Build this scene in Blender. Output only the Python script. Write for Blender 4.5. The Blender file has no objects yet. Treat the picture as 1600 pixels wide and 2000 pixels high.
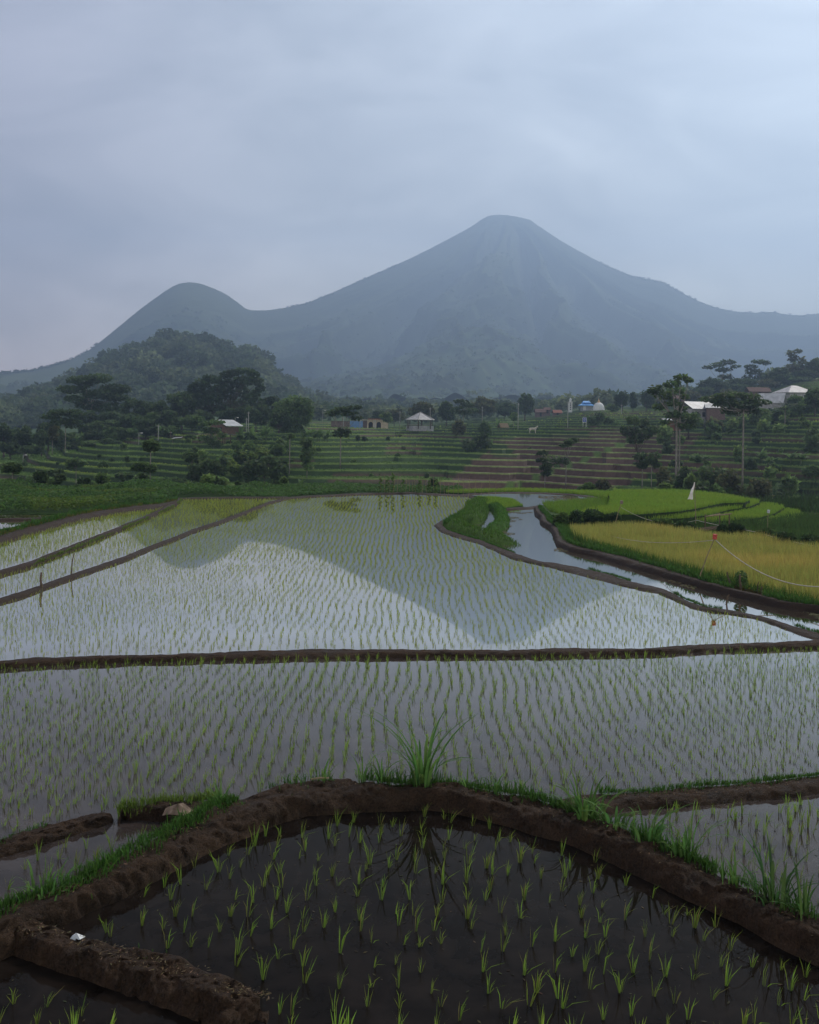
import bpy, math, random
import numpy as np
from mathutils import Vector, Matrix

random.seed(7)
rng = np.random.default_rng(11)
SC = bpy.context.scene
COL = SC.collection
R = math.radians

# ------------------------------------------------------------------ survey: photo direction -> place
F, CX, HY, ROLL, EYE = 1900.0, 800.0, 834.0, R(0.85), 6.0
CR, SR = math.cos(ROLL), math.sin(ROLL)
def uv(px, py):
    dx, dy = px - CX, py - HY
    return dx*CR + dy*SR, dx*SR - dy*CR
def G(px, py, z):                       # where that sight line meets the level z
    u, v = uv(px, py)
    Y = F*(z-EYE)/v
    return (u/F*Y, Y, z)
def P(px, py, Y):                       # point on the sight line at distance Y
    u, v = uv(px, py)
    return (u/F*Y, Y, EYE + v/F*Y)
def hor(px): return HY + (px-CX)*math.tan(ROLL)

# ------------------------------------------------------------------ noise
def _h(ix, iy, s):
    n = (ix.astype(np.int64)*374761393 + iy.astype(np.int64)*668265263 + s*974711) & 0xffffffff
    n = ((n ^ (n >> 13))*1274126177) & 0xffffffff
    n = n ^ (n >> 16)
    return (n & 0xffff)/65535.0
def vn(x, y, s=0):
    x = np.asarray(x, float); y = np.asarray(y, float)
    ix, iy = np.floor(x), np.floor(y)
    fx, fy = x-ix, y-iy
    fx = fx*fx*(3-2*fx); fy = fy*fy*(3-2*fy)
    a, b = _h(ix, iy, s), _h(ix+1, iy, s)
    c, d = _h(ix, iy+1, s), _h(ix+1, iy+1, s)
    return (a*(1-fx)+b*fx)*(1-fy) + (c*(1-fx)+d*fx)*fy
def fbm(x, y, s=0, o=4):
    r, a, t = 0, 0.5, 0
    for k in range(o):
        r = r + a*vn(x*2**k, y*2**k, s+k*17); t += a; a *= .5
    return r/t
def smooth(a, b, x):
    t = np.clip((x-a)/(b-a), 0, 1); return t*t*(3-2*t)

# ------------------------------------------------------------------ object helpers
def link(name, me, mat=None, parent=None):
    o = bpy.data.objects.new(name, me); COL.objects.link(o)
    if mat is not None and me is not None: me.materials.append(mat)
    if parent is not None: o.parent = parent
    return o
def tag(o, label=None, cat=None, group=None, kind=None):
    if label: o['label'] = label
    if cat: o['category'] = cat
    if group: o['group'] = group
    if kind: o['kind'] = kind
    return o
def empty(name, loc, label, cat, group=None, rz=0):
    o = bpy.data.objects.new(name, None); COL.objects.link(o)
    o.location = loc; o.rotation_euler.z = rz; o.empty_display_size = .2
    return tag(o, label, cat, group)
def npmesh(name, V, Fc, col=None, smooth_=False):
    V = np.asarray(V, np.float32); Fc = np.asarray(Fc, np.int32)
    me = bpy.data.meshes.new(name)
    k = Fc.shape[1]
    me.vertices.add(len(V)); me.vertices.foreach_set('co', V.ravel())
    me.loops.add(Fc.size); me.loops.foreach_set('vertex_index', Fc.ravel())
    me.polygons.add(len(Fc)); me.polygons.foreach_set('loop_start', np.arange(0, Fc.size, k, dtype=np.int32))
    me.polygons.foreach_set('use_smooth', np.full(len(Fc), smooth_, bool))
    if col is not None:
        a = me.color_attributes.new('Col', 'FLOAT_COLOR', 'POINT')
        c = np.ones((len(V), 4), np.float32); c[:, :3] = np.clip(col, .002, .95)
        a.data.foreach_set('color', c.ravel())
    me.update(calc_edges=True); me.validate()
    return me
class MB:                                # collects simple solids into one mesh
    def __init__(s): s.v, s.f = [], []
    def add(s, V, Fs):
        b = len(s.v); s.v += [tuple(p) for p in V]; s.f += [tuple(i+b for i in q) for q in Fs]; return s
    def box(s, x0, x1, y0, y1, z0, z1):
        V = [(x0,y0,z0),(x1,y0,z0),(x1,y1,z0),(x0,y1,z0),(x0,y0,z1),(x1,y0,z1),(x1,y1,z1),(x0,y1,z1)]
        return s.add(V, [(0,3,2,1),(4,5,6,7),(0,1,5,4),(1,2,6,5),(2,3,7,6),(3,0,4,7)])
    def tube(s, pts, rad, n=7, cap=True):
        pts = [Vector(p) for p in pts]
        if not hasattr(rad, '__len__'): rad = [rad]*len(pts)
        b = len(s.v)
        for i, p in enumerate(pts):
            t = (pts[min(i+1, len(pts)-1)] - pts[max(i-1, 0)]).normalized()
            a = t.orthogonal().normalized() if abs(t.z) < .9 else t.cross(Vector((0,1,0))).normalized()
            c = t.cross(a)
            for k in range(n):
                w = 2*math.pi*k/n
                s.v.append(tuple(p + (a*math.cos(w) + c*math.sin(w))*rad[i]))
        for i in range(len(pts)-1):
            for k in range(n):
                s.f.append((b+i*n+k, b+i*n+(k+1)%n, b+(i+1)*n+(k+1)%n, b+(i+1)*n+k))
        if cap:
            s.f.append(tuple(b+k for k in reversed(range(n))))
            s.f.append(tuple(b+(len(pts)-1)*n+k for k in range(n)))
        return s
    def lathe(s, prof, n=20, c=(0,0)):
        b = len(s.v)
        for r, z in prof:
            for k in range(n):
                w = 2*math.pi*k/n
                s.v.append((c[0]+r*math.cos(w), c[1]+r*math.sin(w), z))
        for i in range(len(prof)-1):
            for k in range(n):
                s.f.append((b+i*n+k, b+i*n+(k+1)%n, b+(i+1)*n+(k+1)%n, b+(i+1)*n+k))
        return s
    def build(s, name, mat, parent=None, smooth_=False):
        me = bpy.data.meshes.new(name); me.from_pydata(s.v, [], s.f)
        if smooth_: me.polygons.foreach_set('use_smooth', [True]*len(me.polygons))
        me.update()
        return link(name, me, mat, parent)

# ------------------------------------------------------------------ materials
def newmat(name):
    m = bpy.data.materials.new(name); m.use_nodes = True
    nt = m.node_tree; b = nt.nodes['Principled BSDF']
    return m, nt, b
def N(nt, t, **kw):
    n = nt.nodes.new(t)
    for k, v in kw.items():
        if k in n.inputs: n.inputs[k].default_value = v
        else: setattr(n, k, v)
    return n
def plain(name, col, rough=.7, var=.25, scale=6.0, spec=.3, bump=0.0, metal=0):
    m, nt, b = newmat(name); L = nt.links.new
    tc = N(nt, 'ShaderNodeTexCoord'); nz = N(nt, 'ShaderNodeTexNoise', Scale=scale, Detail=6.0)
    L(tc.outputs['Object'], nz.inputs['Vector'])
    r = N(nt, 'ShaderNodeValToRGB')
    r.color_ramp.elements[0].position = .3; r.color_ramp.elements[1].position = .7
    r.color_ramp.elements[0].color = (*[c*(1-var) for c in col], 1)
    r.color_ramp.elements[1].color = (*[min(.95, c*(1+var)) for c in col], 1)
    L(nz.outputs['Fac'], r.inputs['Fac']); L(r.outputs['Color'], b.inputs['Base Color'])
    b.inputs['Roughness'].default_value = rough; b.inputs['Specular IOR Level'].default_value = spec
    b.inputs['Metallic'].default_value = metal
    if bump:
        bp = N(nt, 'ShaderNodeBump', Strength=bump, Distance=.03)
        L(nz.outputs['Fac'], bp.inputs['Height']); L(bp.outputs['Normal'], b.inputs['Normal'])
    return m
def leafmat(name, trans=.5, rough=.6, spec=.1):
    m, nt, b = newmat(name); L = nt.links.new
    at = N(nt, 'ShaderNodeAttribute', attribute_name='Col')
    L(at.outputs['Color'], b.inputs['Base Color'])
    b.inputs['Roughness'].default_value = rough; b.inputs['Specular IOR Level'].default_value = spec
    tr = N(nt, 'ShaderNodeBsdfTranslucent'); L(at.outputs['Color'], tr.inputs['Color'])
    mx = N(nt, 'ShaderNodeMixShader'); mx.inputs[0].default_value = trans
    out = nt.nodes['Material Output']
    L(b.outputs[0], mx.inputs[1]); L(tr.outputs[0], mx.inputs[2]); L(mx.outputs[0], out.inputs['Surface'])
    return m
def terrmat(name, scale, lo=.7, hi=1.25, bump=.0, dist=.2, rough=.95):
    m, nt, b = newmat(name); L = nt.links.new
    at = N(nt, 'ShaderNodeAttribute', attribute_name='Col')
    tc = N(nt, 'ShaderNodeTexCoord'); nz = N(nt, 'ShaderNodeTexNoise', Scale=scale, Detail=8.0, Roughness=.65)
    L(tc.outputs['Object'], nz.inputs['Vector'])
    mr = N(nt, 'ShaderNodeMapRange'); mr.inputs[1].default_value = .3; mr.inputs[2].default_value = .7
    mr.inputs[3].default_value = lo; mr.inputs[4].default_value = hi
    L(nz.outputs['Fac'], mr.inputs[0])
    mu = N(nt, 'ShaderNodeVectorMath', operation='SCALE')
    L(at.outputs['Color'], mu.inputs[0]); L(mr.outputs[0], mu.inputs['Scale'])
    L(mu.outputs[0], b.inputs['Base Color'])
    b.inputs['Roughness'].default_value = rough; b.inputs['Specular IOR Level'].default_value = .1
    if bump:
        bp = N(nt, 'ShaderNodeBump', Strength=bump, Distance=dist)
        L(nz.outputs['Fac'], bp.inputs['Height']); L(bp.outputs['Normal'], b.inputs['Normal'])
    return m
def watermat(name, mud, k, p, ripple=.02, rough=.02, mscale=1.2, top=.82):
    m, nt, b = newmat(name); L = nt.links.new
    tc = N(nt, 'ShaderNodeTexCoord')
    nz = N(nt, 'ShaderNodeTexNoise', Scale=mscale, Detail=8.0, Roughness=.68, Distortion=.7)
    L(tc.outputs['Object'], nz.inputs['Vector'])
    r = N(nt, 'ShaderNodeValToRGB')
    r.color_ramp.elements[0].position = .36; r.color_ramp.elements[1].position = .68
    r.color_ramp.elements[0].color = (*[c*.55 for c in mud], 1); r.color_ramp.elements[1].color = (*[c*1.5 for c in mud], 1)
    L(nz.outputs['Fac'], r.inputs['Fac']); L(r.outputs['Color'], b.inputs['Base Color'])
    b.inputs['Roughness'].default_value = .9; b.inputs['Specular IOR Level'].default_value = 0
    gl = N(nt, 'ShaderNodeBsdfGlossy'); gl.inputs['Roughness'].default_value = rough; gl.inputs['Color'].default_value = (.96,.92,.85,1)
    mp = N(nt, 'ShaderNodeMapping'); mp.inputs['Scale'].default_value = (1, 2.2, 1)
    L(tc.outputs['Object'], mp.inputs['Vector'])
    n2 = N(nt, 'ShaderNodeTexNoise', Scale=4.0, Detail=4.0)
    L(mp.outputs[0], n2.inputs['Vector'])
    bp = N(nt, 'ShaderNodeBump', Strength=ripple, Distance=.02)
    L(n2.outputs['Fac'], bp.inputs['Height']); L(bp.outputs['Normal'], gl.inputs['Normal'])
    fr = N(nt, 'ShaderNodeFresnel', IOR=1.33)
    pw = N(nt, 'ShaderNodeMath', operation='POWER'); pw.inputs[1].default_value = p; L(fr.outputs[0], pw.inputs[0])
    mu = N(nt, 'ShaderNodeMath', operation='MULTIPLY'); mu.inputs[1].default_value = k; L(pw.outputs[0], mu.inputs[0])
    mi = N(nt, 'ShaderNodeMath', operation='MINIMUM'); mi.inputs[1].default_value = top; L(mu.outputs[0], mi.inputs[0])
    mx = N(nt, 'ShaderNodeMixShader'); L(mi.outputs[0], mx.inputs[0]); L(b.outputs[0], mx.inputs[1]); L(gl.outputs[0], mx.inputs[2])
    L(mx.outputs[0], nt.nodes['Material Output'].inputs['Surface'])
    return m
def soilmat(name, a, b_, rough=.8):
    m, nt, b = newmat(name); L = nt.links.new
    tc = N(nt, 'ShaderNodeTexCoord')
    n1 = N(nt, 'ShaderNodeTexNoise', Scale=3.0, Detail=9.0, Roughness=.7)
    n2 = N(nt, 'ShaderNodeTexNoise', Scale=38.0, Detail=5.0, Roughness=.7)
    for n in (n1, n2): L(tc.outputs['Object'], n.inputs['Vector'])
    ad = N(nt, 'ShaderNodeMath', operation='ADD'); L(n1.outputs['Fac'], ad.inputs[0]); L(n2.outputs['Fac'], ad.inputs[1])
    r = N(nt, 'ShaderNodeValToRGB')
    mr = N(nt, 'ShaderNodeMath', operation='MULTIPLY'); mr.inputs[1].default_value = .5
    L(ad.outputs[0], mr.inputs[0]); L(mr.outputs[0], r.inputs['Fac'])
    r.color_ramp.elements[0].position = .36; r.color_ramp.elements[1].position = .66
    r.color_ramp.elements[0].color = (*a, 1); r.color_ramp.elements[1].color = (*b_, 1)
    L(r.outputs['Color'], b.inputs['Base Color'])
    rr = N(nt, 'ShaderNodeMapRange'); rr.inputs[1].default_value = .35; rr.inputs[2].default_value = .65
    rr.inputs[3].default_value = rough-.3; rr.inputs[4].default_value = rough+.12
    L(n1.outputs['Fac'], rr.inputs[0]); L(rr.outputs[0], b.inputs['Roughness'])
    b.inputs['Specular IOR Level'].default_value = .1
    bp = N(nt, 'ShaderNodeBump', Strength=1.0, Distance=.06)
    L(ad.outputs[0], bp.inputs['Height']); L(bp.outputs['Normal'], b.inputs['Normal'])
    return m

M_LEAF = leafmat('foliage')
M_BLADE = leafmat('grass_blade', .42, .6, .07)
M_TERR = terrmat('terrace_ground', 1.3)
M_MOUNT = terrmat('mountain_slope', .02, .75, 1.25)
M_SOIL = soilmat('wet_bund_soil', (.006,.004,.0028), (.082,.052,.034))
M_SOIL2 = soilmat('drier_bund_soil', (.02,.014,.011), (.07,.05,.038))
M_BARK = plain('pale_bark', (.17,.16,.14), .9, .35, 3, .1)
M_DBARK = plain('dark_bark', (.07,.055,.042), .9, .35, 3, .1)
M_WOOD = plain('weathered_wood', (.1,.075,.05), .85, .35, 8, .15)
M_BAMBOO = plain('dry_bamboo', (.19,.155,.09), .7, .3, 6, .25)
M_TIN = plain('tin_sheet', (.33,.34,.35), .55, .3, .9, .4)
M_TIN2 = plain('weathered_roof_sheet', (.34,.33,.33), .6, .3, 1.2, .3)
M_RED = plain('clay_roof_tile', (.2,.08,.055), .85, .3, 2, .15)
M_BROWN = plain('brown_roof_tile', (.1,.06,.05), .9, .3, 2, .15)
M_BLUE = plain('blue_roof_sheet', (.1,.32,.68), .5, .12, 1, .3)
M_WHITE = plain('white_paint', (.55,.55,.54), .6, .08, 2, .3)
M_CREAM = plain('cream_paint', (.5,.42,.3), .75, .18, 2, .2)
M_BRICK = plain('brick_wall', (.13,.09,.08), .9, .3, 3, .15)
M_GREYW = plain('grey_plaster', (.28,.28,.29), .85, .2, 2, .15)
M_BLUEW = plain('blue_wall_paint', (.12,.22,.42), .8, .15, 2, .2)
M_DARK = plain('dark_opening', (.02,.02,.022), .8, .2, 2, .15)
M_GOLD = plain('ochre_cone', (.5,.3,.14), .5, .15, 3, .4)
M_CONC = plain('pole_concrete', (.27,.27,.26), .8, .12, 3, .2)
M_SIGN = plain('sign_blue', (.03,.06,.3), .5, .08, 2, .3)
M_CLOTH = plain('white_cloth', (.72,.71,.66), .9, .15, 3, .1)
M_REDCAN = plain('red_can', (.36,.05,.035), .6, .3, 20, .3)
M_ROPE = plain('pale_rope', (.36,.34,.29), .8, .15, 10, .2)
M_PAPER = plain('dirty_paper', (.16,.12,.09), .95, .5, 9, .1, .4)
M_PLAST = plain('plastic_scrap', (.4,.43,.45), .4, .2, 9, .4)
M_STRAW = plain('straw', (.15,.115,.075), .9, .35, 6, .1)
M_STEM = plain('green_stem', (.07,.09,.04), .7, .3, 4, .2)
M_HIDE = plain('pale_hide', (.4,.36,.32), .9, .25, 1.3, .15)
M_W_TOP = watermat('shallow_water_upper', (.078,.066,.046), 7.6, 1.8, .005, top=.78)
M_W_MID = watermat('shallow_water_middle', (.034,.027,.025), 6.2, 1.9, .01)
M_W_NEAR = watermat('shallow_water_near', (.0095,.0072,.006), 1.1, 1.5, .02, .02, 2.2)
M_W_CH = watermat('channel_water', (.075,.064,.048), 6.4, 1.75, .012, top=.8)

# ------------------------------------------------------------------ blades, leaves
def blades(B, H, W, lean, bend, col, tip=None, simple=False, face=None):
    """B (n,3) roots; H, W; lean (n,2) horizontal tip offset; returns verts, tris, colours"""
    n = len(B)
    ang = rng.uniform(0, 2*math.pi, n) if face is None else face
    wd = np.stack([np.cos(ang), np.sin(ang), np.zeros(n)], 1)*(W*.5)[:, None]
    L3 = np.concatenate([lean, np.zeros((n, 1))], 1)
    up = np.zeros((n, 3)); up[:, 2] = H
    tipc = col if tip is None else tip
    if simple:
        V = np.stack([B-wd, B+wd, B+up+L3], 1).reshape(-1, 3)
        T = np.arange(3*n).reshape(-1, 3)
        C = np.stack([col, col, tipc], 1).reshape(-1, 3)
        return V, T, C
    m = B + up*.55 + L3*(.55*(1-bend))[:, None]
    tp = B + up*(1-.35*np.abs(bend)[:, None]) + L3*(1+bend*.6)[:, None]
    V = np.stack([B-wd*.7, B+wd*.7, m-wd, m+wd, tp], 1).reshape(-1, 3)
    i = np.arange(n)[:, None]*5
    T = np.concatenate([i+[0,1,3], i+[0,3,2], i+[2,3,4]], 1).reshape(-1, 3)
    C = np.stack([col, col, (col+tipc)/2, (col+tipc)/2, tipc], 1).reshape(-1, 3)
    return V, T, C
def jit(base, n, v=.2, hue=.12):
    c = np.array(base)[None]*(1+rng.uniform(-v, v, (n, 1)))
    c = c*(1+rng.uniform(-hue, hue, (n, 3)))
    return c
class Acc:
    def __init__(s): s.V, s.T, s.C, s.n = [], [], [], 0
    def add(s, V, T, C):
        s.V.append(V); s.T.append(T+s.n); s.C.append(C); s.n += len(V)
    def obj(s, name, mat, parent=None):
        return link(name, npmesh(name, np.concatenate(s.V), np.concatenate(s.T), np.concatenate(s.C)), mat, parent)
def cards(C, size, col, upb=.6, asp=.55):
    n = len(C)
    nr = rng.normal(size=(n, 3)); nr[:, 2] += upb*np.sign(rng.uniform(-.25, 1, n))*1.5
    nr /= np.linalg.norm(nr, axis=1)[:, None]
    t = np.cross(nr, rng.normal(size=(n, 3))); t /= np.linalg.norm(t, axis=1)[:, None]+1e-9
    b = np.cross(nr, t)
    s = size[:, None]
    V = np.stack([C+t*s, C+b*s*asp, C-t*s, C-b*s*asp], 1).reshape(-1, 3)
    i = np.arange(n)[:, None]*4
    T = np.concatenate([i+[0,1,2], i+[0,2,3]], 1).reshape(-1, 3)
    return V, T, np.repeat(col, 4, 0)
def clump(c, r, n, size, base, flat=False, v=.22):
    """leaves in an ellipsoid, denser near its skin"""
    d = rng.normal(size=(n, 3)); d /= np.linalg.norm(d, axis=1)[:, None]
    rad = rng.uniform(.15, 1, n)**.45
    Pn = np.array(c)[None] + d*rad[:, None]*np.array(r)[None]
    col = jit(np.array(base)*(1+rng.uniform(-.3, .4)), n, v, .1)
    return cards(Pn, size*rng.uniform(.6, 1.3, n), col, 1.2 if flat else .5)

# ------------------------------------------------------------------ polygons
def wpoly(pts, z): return np.array([G(x, y, z)[:2] for x, y in pts])
def inside(X, Y, poly):
    r = np.zeros(X.shape, bool); n = len(poly); j = n-1
    for i in range(n):
        xi, yi = poly[i]; xj, yj = poly[j]
        c = ((yi > Y) != (yj > Y)) & (X < (xj-xi)*(Y-yi)/(yj-yi+1e-12)+xi)
        r ^= c; j = i
    return r
def scatter(poly, dens, minfrac=0):
    x0, y0 = poly.min(0); x1, y1 = poly.max(0)
    n = int((x1-x0)*(y1-y0)*dens)
    X = rng.uniform(x0, x1, n); Y = rng.uniform(y0, y1, n)
    k = inside(X, Y, poly)
    return X[k], Y[k]
def sheet(name, pts, z, mat, kind='structure', label=None):
    w = wpoly(pts, z)
    me = bpy.data.meshes.new(name)
    me.from_pydata([(x, y, z) for x, y in w], [], [tuple(range(len(w)))]); me.update()
    o = link(name, me, mat)
    if me.polygons[0].normal.z < 0: me.flip_normals()
    return tag(o, label, None, None, kind)
def slab(name, pts, z, depth, mat, cola):
    w = wpoly(pts, z); n = len(w)
    a = sum(w[i][0]*w[(i+1) % n][1]-w[(i+1) % n][0]*w[i][1] for i in range(n))
    if a < 0: w = w[::-1]
    V = [(x, y, z) for x, y in w] + [(x, y, z-depth) for x, y in w]
    Fs = [tuple(range(n))] + [(i, i+n, (i+1) % n+n, (i+1) % n) for i in range(n)]
    me = bpy.data.meshes.new(name); me.from_pydata(V, [], Fs); me.update()
    at = me.color_attributes.new('Col', 'FLOAT_COLOR', 'POINT')
    for q in at.data: q.color = (*cola, 1)
    return tag(link(name, me, mat), None, None, None, 'structure')
def resample(pts, n):
    p = np.array(pts, float); d = np.r_[0, np.cumsum(np.linalg.norm(np.diff(p, axis=0), axis=1))]
    t = np.linspace(0, d[-1], n)
    # smooth corners a little
    q = np.stack([np.interp(t, d, p[:, k]) for k in range(p.shape[1])], 1)
    for _ in range(max(1, n//80)):
        q[1:-1] = (q[:-2]+2*q[1:-1]+q[2:])/4
    return q
def plen(pts):
    p = np.array(pts, float); return np.linalg.norm(np.diff(p, axis=0), axis=1).sum()

GRASS = Acc()                            # short grass along the bunds
def grass_on(PT, hmin, hmax, w, base, v=.3, lean=.5, simple=False, hv=1.0):
    n = len(PT)
    H = rng.uniform(hmin, hmax, n)*hv
    ln = rng.normal(size=(n, 2))*(H*lean*.5)[:, None]
    c = jit(base, n, v, .12)
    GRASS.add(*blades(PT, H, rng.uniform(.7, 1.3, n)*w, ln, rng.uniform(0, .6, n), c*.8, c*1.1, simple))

def bund(C0, C1, zn, zt, zf, ds, amp, mat, back=.25, freq=3.0, seed=1, label=None, name='bund', taper=0):
    A0 = [G(x, y, zn) for x, y in C0]; B0 = [G(x, y, zt) for x, y in C1]
    n = max(12, int(max(plen(A0), plen(B0))/ds))
    A, B = resample(A0, n), resample(B0, n)
    out = A-B; out[:, 2] = 0
    wid = np.linalg.norm(out, axis=1)[:, None]+1e-6; out /= wid
    ts = np.linspace(0, 1, 21)
    prof = [(-.10, -.45)] + [(t, float(np.interp(t, [0,.08,.17,.28,.4,.52,.64,.76,.88,1], [0,.42,.7,.9,.99,.98,.95,.95,.98,1]))) for t in ts]
    tap = np.ones(n); k_ = max(3, int(taper/ds))
    if taper: tap[-k_:] = np.sqrt(np.clip(1-np.linspace(0, 1, k_)**2, 0, 1)); A[-k_:] += (B[-k_:]-A[-k_:])*(.35*(1-tap[-k_:]))[:, None]
    tap = tap*.95+.05
    rows = []
    for t, f in prof:
        q = A*(1-t)+B*t; q[:, 2] = zn + (zt-zn)*f*(tap if f > 0 else 1)
        rows.append(q)
    for k, f in ((.35, .85), (.7, .45), (1.0, -.1)):
        q = B - out*back*k; q[:, 2] = zf + (zt-zf)*f*tap - (.05 if f < 0 else 0)
        rows.append(q)
    Q = np.stack(rows, 1)                       # n, m, 3
    m = Q.shape[1]
    nz = fbm(Q[..., 0]*freq+Q[..., 2]*2, Q[..., 1]*freq+Q[..., 2]*3, seed, 4)-.5
    n2 = fbm(Q[..., 0]*freq*5+5, Q[..., 1]*freq*5+Q[..., 2]*9, seed+9, 3)-.5
    n3 = np.abs(vn(Q[..., 0]*freq*3.1+9, Q[..., 1]*freq*3.1+Q[..., 2]*7, seed+5)-.5)
    env = np.clip(np.array([0, .25]+[1]*(m-3)+[.3]), 0, 1)[None]
    Q[..., 2] += (nz*2.2+n2*1.0-n3*.5+.1)*amp*env
    Q[..., :2] += (out[:, None, :2])*((n2*1.4+nz)*amp*1.2*env)[..., None]
    V = Q.reshape(-1, 3)
    i = np.arange(n-1)[:, None]*m + np.arange(m-1)[None]
    Fc = np.stack([i, i+m, i+m+1, i+1], -1).reshape(-1, 4)
    me = npmesh(name, V, Fc, None, True)
    tag(link(name, me, mat), label, None, None, 'structure')
    return A, B, out
def edge_grass(B, out, zoff, per_m, hmin, hmax, w, base, spread=.12, shift=0.0, seed=3, thr=.45, fr=.9, simple=False):
    L = plen(B); n = int(L*per_m)
    t = rng.uniform(0, len(B)-1.001, n); i = t.astype(int); f = (t-i)[:, None]
    q = B[i]*(1-f)+B[i+1]*f
    k = vn(q[:, 0]*fr, q[:, 1]*fr, seed) > thr
    q, o = q[k], out[i][k]
    off = rng.normal(size=len(q))*spread+shift
    q = q + o*off[:, None]; q[:, 2] += zoff - np.abs(off)*.25
    hv = .45+1.1*vn(q[:, 0]*2.3, q[:, 1]*2.3, seed+31)
    grass_on(q, hmin, hmax, w, base, simple=simple, hv=hv)

# ------------------------------------------------------------------ near bunds (traced waterline and back edge)
ZN, ZBL, ZL, ZR, ZM, ZT, ZC = .50, .45, .03, .22, 0.0, -.06, -.25
A0 = [(-80,1905),(60,1838),(100,1817),(141,1801),(187,1777),(251,1752),(296,1726),(375,1685),(412,1666),(450,1649),(499,1631),(544,1610),(600,1595),(662,1591),(756,1586),(834,1583),(872,1587),(912,1595),(1000,1617),(1045,1634),(1090,1643),(1142,1664),(1180,1681),(1221,1701),(1285,1731),(1345,1761),(1394,1784),(1450,1808),(1506,1844),(1600,1890),(1760,1975),(2150,2190)]
A1 = [(-150,1858),(-60,1810),(0,1780),(37,1760),(94,1745),(161,1719),(210,1689),(262,1662),(319,1629),(375,1602),(431,1569),(484,1557),(540,1540),(600,1527),(650,1522),(725,1525),(800,1531),(897,1533),(959,1544),(1037,1555),(1097,1577),(1169,1607),(1225,1626),(1281,1649),(1356,1682),(1431,1720),(1487,1746),(1544,1776),(1600,1799),(1760,1875),(2150,2070)]
bA, bB, bO = bund(A0, A1, ZN, ZN+.25, .1, .025, .075, M_SOIL, .3, 2.4, 1)
# bottom-left bund: lower side is its near side
B0 = [(-160,1810),(0,1857),(87,1889),(175,1918),(262,1950),(350,1981),(394,2002),(440,2020),(494,2010),(529,1975)]
B1 = [(-160,1745),(0,1784),(87,1804),(144,1824),(236,1846),(350,1874),(437,1909),(490,1930),(515,1945),(527,1955)]
cA, cB, cO = bund(B0, B1, ZBL, ZN+.16, ZN-.1, .022, .08, M_SOIL, .2, 2.8, 5, taper=.45)
C0 = [(1120,1615),(1160,1598),(1225,1585),(1319,1577),(1394,1574),(1450,1566),(1525,1561),(1600,1551),(1800,1528),(2300,1474)]
C1 = [(1080,1563),(1130,1553),(1180,1549),(1281,1547),(1375,1536),(1450,1531),(1525,1523),(1600,1514),(1800,1490),(2300,1434)]
dA, dB, dO = bund(C0, C1, ZR, ZR+.12, 0, .05, .04, M_SOIL, .25, 2.6, 7)
D0 = [(-200,1745),(0,1679),(45,1664),(94,1647),(150,1631),(187,1619),(214,1611),(226,1606)]
D1 = [(-200,1705),(0,1647),(37,1629),(112,1610),(169,1595),(205,1587),(222,1588)]
eA, eB, eO = bund(D0, D1, ZL, ZL+.11, 0, .035, .07, M_SOIL, .2, 2.6, 8, taper=.3)
D20 = [(229,1598),(255,1606),(285,1604),(319,1608),(360,1618),(420,1610)]
D21 = [(229,1586),(246,1577),(285,1571),(319,1568),(375,1566),(430,1560)]
fA, fB, fO = bund(D20[::-1], D21[::-1], ZL, ZL+.17, 0, .035, .07, M_SOIL, .2, 2.6, 9, taper=.3)
E0 = [(-300,1322),(0,1307),(94,1301),(187,1297),(262,1294),(375,1292),(487,1290),(600,1288),(800,1284),(987,1284),(1150,1282),(1300,1278),(1412,1273),(1506,1269),(1600,1266),(1800,1258)]
E1 = [(-300,1308),(0,1292),(75,1284),(187,1281),(300,1279),(450,1273),(600,1268),(800,1269),(1000,1269),(1112,1266),(1262,1266),(1375,1258),(1487,1256),(1600,1250),(1800,1243)]
gA, gB, gO = bund(E0, E1, ZM, .13, ZT, .07, .03, M_SOIL, .22, 2.2, 11)
F0 = [(800,964),(867,969),(916,971),(927,979),(916,992),(905,1003),(860,1018),(847,1027),(860,1039),(890,1050),(931,1061),(969,1078),(1000,1092),(1075,1108),(1150,1129),(1225,1147),(1285,1159),(1319,1174),(1356,1191),(1412,1198),(1469,1207),(1514,1221),(1544,1234),(1589,1249),(1700,1262)]
F1 = [(800,961),(867,964),(918,967),(938,975),(935,988),(922,998),(878,1013),(862,1025),(872,1034),(900,1044),(940,1055),(975,1069),(1000,1078),(1049,1095),(1112,1104),(1187,1121),(1240,1138),(1300,1151),(1337,1170),(1375,1185),(1431,1192),(1487,1202),(1521,1213),(1562,1226),(1600,1237),(1720,1246)]
hA, hB, hO = bund(F0, F1, ZT, ZT+.075, ZC, .12, .035, M_SOIL2, .3, 1.4, 13)
G0 = [(-200,1255),(0,1181),(37,1170),(75,1157),(131,1136),(187,1116),(244,1097),(300,1072),(337,1059),(375,1042),(431,1024),(469,1009),(525,986),(562,975),(600,972),(700,967),(800,964)]
G1 = [(-200,1240),(0,1168),(37,1157),(75,1144),(131,1124),(187,1105),(244,1086),(300,1063),(337,1050),(375,1034),(431,1016),(469,1002),(525,980),(562,971),(600,968),(700,963),(800,961)]
iA, iB, iO = bund(G0, G1, ZT, ZT+.11, ZT, .14, .025, M_SOIL2, .2, 1.4, 14)
H0 = [(-200,1190),(0,1125),(56,1110),(112,1087),(169,1065),(225,1042),(281,1018),(319,1001),(345,988),(356,977)]
H1 = [(-200,1178),(0,1113),(56,1097),(112,1075),(169,1053),(225,1031),(281,1009),(315,993),(340,980),(350,971)]
jA, jB, jO = bund(H0, H1, ZT, .1, ZT, .14, .025, M_SOIL2, .2, 1.4, 15)
I0 = [(-200,1135),(0,1061),(75,1039),(150,1018),(225,1003),(319,992),(345,984)]
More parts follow.
